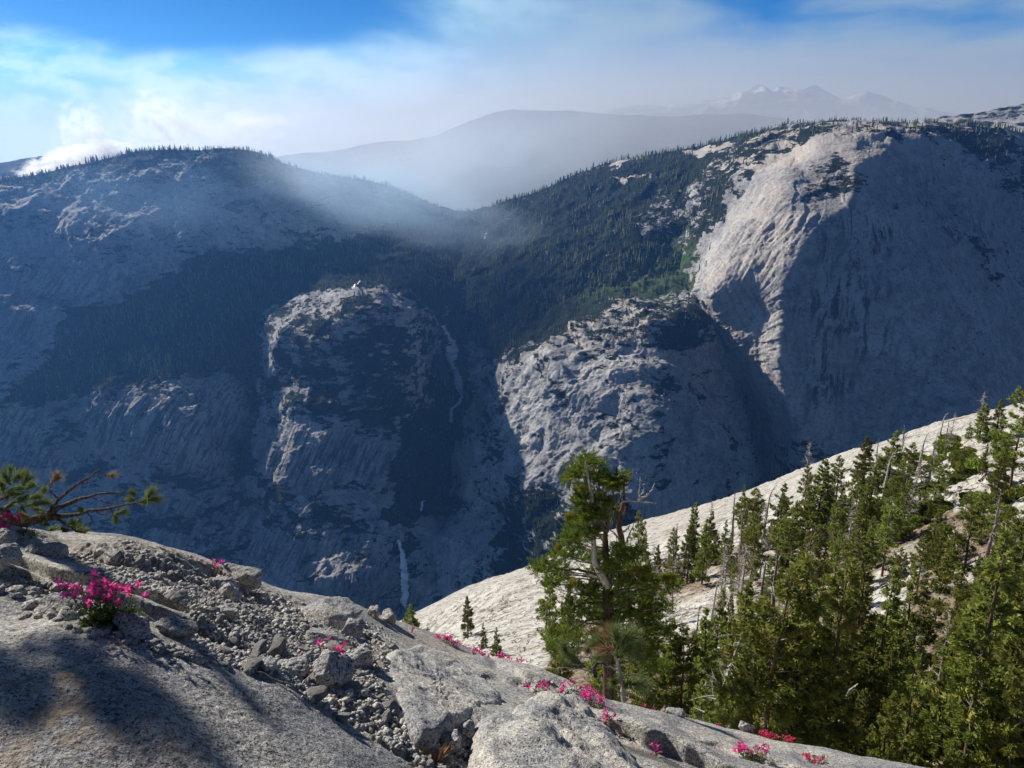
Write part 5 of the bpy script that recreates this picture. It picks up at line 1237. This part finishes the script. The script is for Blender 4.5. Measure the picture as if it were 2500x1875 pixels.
for i, pl in enumerate([[h3(680, 370), h3(740, 360), h3(800, 370), h3(850, 375), h3(900, 378)], [h3(780, 360), h3(840, 335), h3(870, 300), h3(888, 255)], [h3(800, 365), h3(795, 300), h3(800, 215)], [h3(665, 600), h3(630, 560), h3(602, 540)], [h3(700, 640), h3(730, 580), h3(760, 500)], [h3(690, 560), h3(720, 540), h3(735, 510)],
                        [h3(510, 700), h3(430, 640), h3(380, 600)], [h3(380, 730), h3(350, 640), h3(325, 540)], [h3(590, 850), h3(460, 830), h3(400, 760)], [h3(600, 900), h3(700, 820), h3(790, 830)], [h3(600, 950), h3(750, 930), h3(900, 900)], [h3(590, 1000), h3(450, 1000), h3(340, 1060)], [h3(600, 1100), h3(480, 1100), h3(320, 1200)], [h3(600, 1050), h3(750, 1060), h3(880, 1040)],
                        [h3(560, 830), h3(400, 790), h3(220, 800)], [h3(520, 860), h3(510, 930)], [h3(650, 230), h3(650, 150)], [h3(720, 390), h3(700, 450), h3(690, 520)], [h3(600, 1200), h3(740, 1180), h3(880, 1230)], [h3(500, 480), h3(420, 440), h3(380, 460)], [h3(640, 420), h3(600, 380), h3(610, 330)]]):
    stem(pl, [.045, .03, .012] if i < 9 else [.07, .05, .02], 'limb', M_DEAD if i < 9 else M_BARK, YF-.1, 60+i)
cl = [(470, 120, 75), (420, 160, 65), (520, 140, 60), (375, 205, 62), (345, 240, 40), (450, 210, 75), (520, 240, 62), (560, 220, 45), (640, 255, 55), (690, 225, 42), (640, 285, 45), (590, 270, 50), (430, 300, 45), (440, 350, 60), (510, 350, 52), (410, 380, 36), (500, 440, 62), (540, 475, 55), (465, 470, 45), (620, 430, 48), (600, 390, 32), (390, 480, 50), (370, 545, 55), (430, 520, 50), (440, 600, 66), (350, 600, 50), (390, 640, 60), (520, 560, 30), (290, 700, 62), (350, 700, 60), (440, 720, 70), (520, 720, 60),
      (180, 800, 60), (230, 770, 62), (300, 790, 66), (150, 780, 38), (260, 870, 66), (320, 850, 50), (230, 900, 40), (560, 740, 62), (630, 690, 75), (680, 670, 55), (700, 730, 70), (620, 780, 70), (720, 810, 72), (780, 690, 40), (800, 830, 76), (860, 870, 90), (930, 880, 76), (720, 900, 95), (640, 860, 70), (820, 950, 90), (900, 960, 80), (990, 860, 46), (1010, 900, 50), (560, 990, 80), (480, 960, 66), (640, 990, 85), (700, 1010, 95), (780, 1040, 90), (870, 1040, 90), (380, 1010, 66), (330, 1080, 66), (450, 1080, 80), (540, 1100, 80), (620, 1130, 90), (720, 1120, 90), (820, 1140, 90), (900, 1120, 66), (280, 1200, 66), (370, 1180, 66), (430, 1240, 80), (540, 1220, 80), (660, 1230, 80), (780, 1230, 90), (880, 1230, 80), (250, 1290, 50), (880, 1320, 80), (800, 1330, 80), (930, 1400, 70), (860, 1420, 70), (480, 930, 50), (560, 900, 55), (400, 900, 35), (700, 1330, 70), (950, 1040, 60), (930, 1180, 60), (600, 1300, 60)]
fr = np.random.default_rng(8); s = Soup(); s2 = Soup()
for a, b, rp in cl:
    yy = YF+fr.normal(0, .7)*(1 if b > 650 else .5); c = rel(P(*h3(a, b), yy)); R_ = rp/2.552*YF*1.15/F
    # each clump is a handful of flat sprays
    ns = int(26+R_*80)
    for q in range(ns):
        d = unit(fr.normal(0, 1, 3)*[1, 1, .55]+[0, 0, .25]); rr = R_*fr.uniform(.35, 1.0)*(1+.35*fr.normal()); o = c+d*rr*.72; m = 40
        if q == 0:
            q0 = rel(P(*h3(598, max(b+60, 560)), YF)); s2.tube([q0, (q0+c)/2+[0, 0, -.12], c], [.035, .025, .010], 4, cap=False)
        dd = unit(d+[0, 0, .35]); L = .17+.15*fr.random(); sv = unit(np.cross(dd, [0, 0, 1.])+fr.normal(0, .15, 3))
        u = fr.random(m); P0 = o+dd*(u*L)[:, None]+sv*((fr.random(m)-.5)*L*.9*(1.1-u))[:, None]+fr.normal(0, .012, (m, 3))
        D = unit(dd*.7+sv*fr.choice([-1, 1], (m, 1))*.6+fr.normal(0, .4, (m, 3))+[0, 0, .2])*fr.uniform(.05, .095, (m, 1))
        s.tris(P0, D, unit(np.cross(D, fr.normal(0, 1, (m, 3))))*.012, fr.random()*.8+.2*fr.random(m))
obj('crown', s.build('crown'), M_BIGFIR, root); obj('branches', s2.build('branches'), M_DEADB, root)
s = Soup()
for a, b, rp in ((380, 455, 24), (350, 465, 22), (290, 650, 22), (380, 870, 30), (355, 900, 24), (730, 830, 26), (780, 800, 30), (830, 800, 28), (850, 790, 22), (960, 845, 22), (1000, 835, 20), (430, 290, 20)):
    c = rel(P(*h3(a, b), YF-1.)); R_ = rp/2.552*YF*1.15/F; m = 260; d = unit(fr.normal(0, 1, (m, 3))); P0 = c+d*R_*fr.random((m, 1))**.5; D = unit(d+fr.normal(0, .6, (m, 3)))*.08; s.tris(P0, D, unit(np.cross(D, fr.normal(0, 1, (m, 3))))*.018, fr.random(m))
obj('yellow_sprays', s.build('yellow_sprays'), M_YELLOW, root)

# ================================================================== SMALL THINGS
s = Soup(); r = np.random.default_rng(12); p = on_fg(1062, 1862)[0]; root = thing('dry_needle_bundle', 'fallen bundle of orange brown dry pine needles at the bottom edge', 'needles', p)
tuft(s, np.array([0, 0, .01]), (-.6, .25, .25), 60, .11, r, .22, .0022); tuft(s, np.array([.01, 0, .01]), (.35, .3, .35), 40, .07, r, .3, .002)
obj('needles', s.build('needles'), M_STRAW, root)
for i, (a, b, c_, d_, lb) in enumerate([(470, 1590, 560, 1640, 'thin dead twig lying along the slab edge'), (680, 1655, 780, 1640, 'pale straight twig lying on the gravel'), (620, 1650, 780, 1730, 'long dark twig along the edge of the near slab'), (1175, 1650, 1150, 1690, 'short curled twig against the large slab')]):
    p0 = on_fg(a, b)[0]; p1 = on_fg(c_, d_)[0]; n = 8; q = np.linspace(0, 1, n)[:, None]; L = p0+(p1-p0)*q; L[:, 2] = fg_z(L[:, 0], L[:, 1])+.012+.006*np.sin(np.arange(n)*2.); s = Soup(); s.tube(L-p0, np.linspace(.004, .0015, n), 5)
    o = obj('twig', s.build('twig', True), M_DEADB if i != 1 else M_DEAD); o.location = p0.tolist(); tag(o, lb, 'twig')
def on_slope_rock(a, b, w_, hh_, lb, seed):
    p = on_slope(ZX(a), ZY(b))[0]; k = w_/1.765*p[1]*1.05/F/2; V, Fc = rockmesh(seed, k, k*.8, k*hh_, 3, .2, .4, .03); o = obj('boulder', mesh('boulder', V, Fc, True), M_SLOPE); o.location = (p+[0, 0, k*hh_*.4]).tolist(); tag(o, lb, 'rock', 'small rocks strewn over the bright slope' if lb.startswith('small pale rock strewn') else None)
on_slope_rock(2110, 465, 90, .7, 'white boulder at the foot of the large open pine', 301)
on_slope_rock(2195, 600, 60, .8, 'pale boulder at the right edge beneath the scrub', 302)
on_slope_rock(1290, 855, 40, .5, 'small pale boulder among the central conifers', 303)
on_slope_rock(2180, 470, 50, .5, 'smaller pale boulder right of the large open pine', 304)
rs = np.random.default_rng(71)
for k in range(34):
    a_ = rs.uniform(-150, 2200); b_ = (STOP(ZX(a_))-935)*1.765+rs.uniform(20, 420); on_slope_rock(a_, b_, rs.uniform(8, 26), rs.uniform(.4, .8), 'small pale rock strewn over the bright granite slope', 400+k)
    bpy.data.objects[-1] if False else None
on_slope_rock(2190, 1480, 40, .7, 'white boulder in shade at the lower right edge', 305)
for i, (a, b, c_, d_, lb) in enumerate([(2010, 440, 2050, 395, 'fallen dead log left of the large pine'), (1120, 870, 1220, 835, 'fallen log right of the dead trunks'), (1400, 545, 1470, 530, 'fallen dark log on the shaded rock'), (1180, 720, 1240, 700, 'fallen pale log below the hooked dead tree')]):
    p0 = on_slope(ZX(a), ZY(b))[0]; p1 = on_slope(ZX(c_), ZY(d_))[0]; s = Soup(); q = np.linspace(0, 1, 6)[:, None]; s.tube((p1-p0)*q+[0, 0, .25], np.linspace(.2, .08, 6), 7); o = obj('fallen_log', s.build('fallen_log', True), M_DEAD); o.location = p0.tolist(); tag(o, lb, 'log')
# ================================================================== LIGHT, SKY, AIR, CAMERA
SUN_AZ, SUN_EL = math.radians(-52), math.radians(32)    # azimuth from straight ahead, negative = left
sdir = Vector((math.sin(SUN_AZ)*math.cos(SUN_EL), math.cos(SUN_AZ)*math.cos(SUN_EL), math.sin(SUN_EL)))
sl = bpy.data.lights.new('sun', 'SUN'); sl.energy = 5.; sl.angle = math.radians(.9); sl.color = (1., .94, .84)
so = bpy.data.objects.new('sun', sl); C.objects.link(so); so.rotation_euler = sdir.to_track_quat('Z', 'Y').to_euler()
w = bpy.data.worlds.new('World'); scene.world = w; w.use_nodes = True
t = NT(w.node_tree)
sky = t.n('ShaderNodeTexSky', sky_type='NISHITA', sun_disc=False, sun_elevation=SUN_EL, sun_rotation=SUN_AZ, altitude=2500., air_density=.5, dust_density=.15, ozone_density=2.5)
tc = t.n('ShaderNodeTexCoord').outputs['Generated']
sp = t.n('ShaderNodeSeparateXYZ', i_0=tc)
x, y, z = sp.outputs
# thin smoke spread over the sky: thickest low down, torn open towards the upper left
v1 = t.vm('MULTIPLY', tc, (3.2, 3.2, 9.))
warp = t.vm('MULTIPLY', t.n('ShaderNodeTexNoise', i_Vector=v1, i_Scale=.9).outputs[1], (.7, .7, .7))
n1 = t.noise(t.vm('ADD', v1, warp), 1.3, 5., .5)
n2 = t.noise(t.vm('ADD', t.vm('MULTIPLY', tc, (7, 7, 16.)), warp), 1.6, 6., .55)
el = z
cov = t.m('ADD', t.m('MULTIPLY', el, -9.3), t.m('ADD', 1.75, t.m('MULTIPLY', t.m('SUBTRACT', n1, .5), 2.6)))
cov = t.m('ADD', cov, t.m('MULTIPLY', t.m('MULTIPLY', t.ss(x, .1, -.35), t.ss(z, .06, .13)), -.7))
cov = t.m('MULTIPLY', t.ss(cov, 0., 1.15), t.ss(z, .75, .15))
blue = t.mix(t.ss(z, .0, .16), (.07, .38, .70), (.003, .13, .40))
left = t.ss(x, .18, -.35)
smoke = t.mix(left, (.37, .42, .42), (.26, .60, .74))
smoke = t.mix(t.m('MULTIPLY', t.ss(n2, .40, .60), left), smoke, (.72, .90, .90))
smoke = t.mix(t.m('MULTIPLY', t.ss(z, .075, .0), .8), smoke, t.mix(left, (.47, .42, .34), (.62, .64, .58)))
smoke = t.mix(t.ss(z, .03, .14), smoke, t.mix(.3, smoke, (.22, .42, .56)))
b1 = t.n('ShaderNodeBackground', i_Color=sky.outputs[0], i_Strength=.05)
b2 = t.n('ShaderNodeBackground', i_Color=t.mix(t.ss(cov, 0, 1.), blue, smoke), i_Strength=1.)
vis_m = t.m('MULTIPLY', t.m('MULTIPLY', t.ss(z, .32, .14), .97), t.ss(y, .2, .7))
mx = t.n('ShaderNodeMixShader', i_0=vis_m); t.nt.links.new(b1.outputs[0], mx.inputs[1]); t.nt.links.new(b2.outputs[0], mx.inputs[2])
o_ = t.n('ShaderNodeOutputWorld'); t.nt.links.new(mx.outputs[0], o_.inputs[0])

# ---- even haze in one closed box
zmin, zmax = -2450., 1250.
def boxmesh(name, lo, hi):
    v = [(x_, y_, z_) for x_ in (lo[0], hi[0]) for y_ in (lo[1], hi[1]) for z_ in (lo[2], hi[2])]
    return mesh(name, v, [(0, 1, 3, 2), (4, 6, 7, 5), (0, 4, 5, 1), (2, 3, 7, 6), (0, 2, 6, 4), (1, 5, 7, 3)])
for o2 in bpy.data.objects:
    if o2.type == 'MESH' and o2.name in ('mountain', 'far_peaks', 'distant_ridge', 'right_ridge', 'left_ridge'):
        a_ = np.empty(len(o2.data.vertices)*3, np.float32); o2.data.vertices.foreach_get('co', a_); a_ = a_.reshape(-1, 3)
        print('BOUNDS', o2.name, a_.min(0), a_.max(0)); zmin = min(zmin, a_[:, 2].min()-1); zmax = max(zmax, a_[:, 2].max()+30)
HAZE = 4.1e-5
m, t = material('haze_air')
pv = t.n('ShaderNodeVolumePrincipled'); pv.inputs['Color'].default_value = (.16, .43, 1., 1); pv.inputs['Density'].default_value = HAZE; pv.inputs['Anisotropy'].default_value = .55
o_ = t.n('ShaderNodeOutputMaterial'); t.nt.links.new(pv.outputs[0], o_.inputs['Volume'])
if USE_HAZE:
    tag(obj('haze', boxmesh('haze', (-13000, -2500, zmin), (13000, 15000, zmax)), m), 'blue air haze filling the valley', kind='stuff')
# ---- drifting smoke of the forest fire
def smoke_mat(name, dens, col, scale, thr, soft, an=.4, edge=.5):
    m, t = material(name)
    tc = t.n('ShaderNodeTexCoord').outputs['Object']
    r = t.vm('LENGTH', tc)
    fall = t.ss(r, 1., edge)
    wv = t.vm('MULTIPLY', tc, scale)
    n = t.n('ShaderNodeTexNoise'); t.put(n.inputs['Vector'], wv); n.inputs['Scale'].default_value = 1.; n.inputs['Detail'].default_value = 5.; n.inputs['Roughness'].default_value = .55; n.inputs['Distortion'].default_value = .6
    k = t.ss(t.m('ADD', n.outputs[0], t.m('MULTIPLY', t.m('SUBTRACT', fall, 1.), .22)), thr, thr+soft)
    d = t.m('MULTIPLY', t.m('MULTIPLY', k, fall), dens)
    pv = t.n('ShaderNodeVolumePrincipled'); pv.inputs['Color'].default_value = (*col, 1); t.put(pv.inputs['Density'], d); pv.inputs['Anisotropy'].default_value = an
    o_ = t.n('ShaderNodeOutputMaterial'); t.nt.links.new(pv.outputs[0], o_.inputs['Volume'])
    return m
def ico(name):
    import bmesh
    bm = bmesh.new(); bmesh.ops.create_icosphere(bm, subdivisions=3, radius=1.02); me = bpy.data.meshes.new(name); bm.to_mesh(me); bm.free(); return me
def smoke_at(label, px, py, Y, rx, ry, rz_, roll, mat):
    c = P(px, py, Y); k = Y*1.05/F
    o = obj('smoke', ico('smoke'), mat); o.location = c.tolist(); o.scale = (rx*k, rz_, ry*k); o.rotation_euler = (0, roll, 0)
    return tag(o, label, 'smoke', None, 'stuff')
if USE_SMOKE:
    m2, t = material('smoke_bank'); pv = t.n('ShaderNodeVolumePrincipled'); pv.inputs['Color'].default_value = (.96, .95, .92, 1); r_ = t.vm('LENGTH', t.n('ShaderNodeTexCoord').outputs['Object']); t.put(pv.inputs['Density'], t.m('MULTIPLY', t.ss(r_, 1., .1), 5.5e-4)); pv.inputs['Anisotropy'].default_value = .5
    o_ = t.n('ShaderNodeOutputMaterial'); t.nt.links.new(pv.outputs[0], o_.inputs['Volume'])
    o = obj('smoke', ico('smoke'), m2); o.location = (2500, 9600, -300); o.scale = (10000, 5200, 1500); tag(o, 'pale bank of smoke lying over the distant ranges', 'smoke', None, 'stuff')
    sm_low = smoke_mat('smoke_low', .02, (.98, .98, .98), (11., 4, 5.5), .40, .2, .5)
    sm_pl = smoke_mat('smoke_plume', .0095, (.98, .98, .98), (6.5, 4, 5.5), .40, .25, .5, .2)
    smoke_at('bright low smoke streaming off the far left ridge', 190, 395, 4500, 200, 50, 260, math.radians(-14), sm_low)
    smoke_at('white smoke column rising at the far left behind the ridge', 205, 330, 4700, 110, 130, 260, math.radians(8), sm_pl)
    smoke_at('white smoke column curling up above the left ridge', 400, 300, 4800, 150, 120, 300, math.radians(14), sm_pl)
    smoke_at('soft white smoke mass drifting right above the left ridge', 570, 315, 5000, 260, 95, 380, math.radians(-4), smoke_mat('smoke_mass', .0045, (.98, .98, .98), (5.5, 3, 3.6), .36, .3, .5, .2))
    smoke_at('broad bluish smoke filling the gap between the left mountain and the long ridge', 1060, 440, 5400, 560, 200, 700, math.radians(-12), smoke_mat('smoke_gap', .0024, (.84, .93, 1.), (2.2, 1.5, 2.), .14, .45, .5, .1))
    smoke_at('bluish smoke veil spilling down into the valley', 930, 480, 3850, 470, 140, 420, math.radians(16), smoke_mat('smoke_veil', .0046, (.68, .85, 1.), (2., 1.5, 1.7), .2, .45, .5, .15))
    smoke_at('thin smoke spread across the left mountain', 420, 480, 3250, 620, 170, 240, math.radians(6), smoke_mat('smoke_thin', .0012, (.42, .68, 1.), (2.4, 1.5, 1.6), .25, .5, .5, .1))
cam = bpy.data.cameras.new('camera'); co = bpy.data.objects.new('camera', cam); C.objects.link(co)
cam.sensor_width = 36.; cam.lens = 36.*F/2500; cam.clip_start = .05; cam.clip_end = 60000.
co.location = (0, 0, 0); co.rotation_euler = (PI/2-PITCH, 0, 0)
scene.camera = co
vs = scene.view_settings; scene.display_settings.display_device = 'sRGB'; vs.view_transform = 'Standard'; vs.look = 'None'; vs.gamma = 1.; vs.exposure = EXPO
scene.cycles.use_denoising = True
scene.cycles.max_bounces = 6; scene.cycles.diffuse_bounces = 3; scene.cycles.volume_bounces = 2; scene.cycles.transparent_max_bounces = 6
scene.cycles.volume_step_rate = .6; scene.cycles.volume_max_steps = 256
scene.cycles.sample_clamp_indirect = 6.
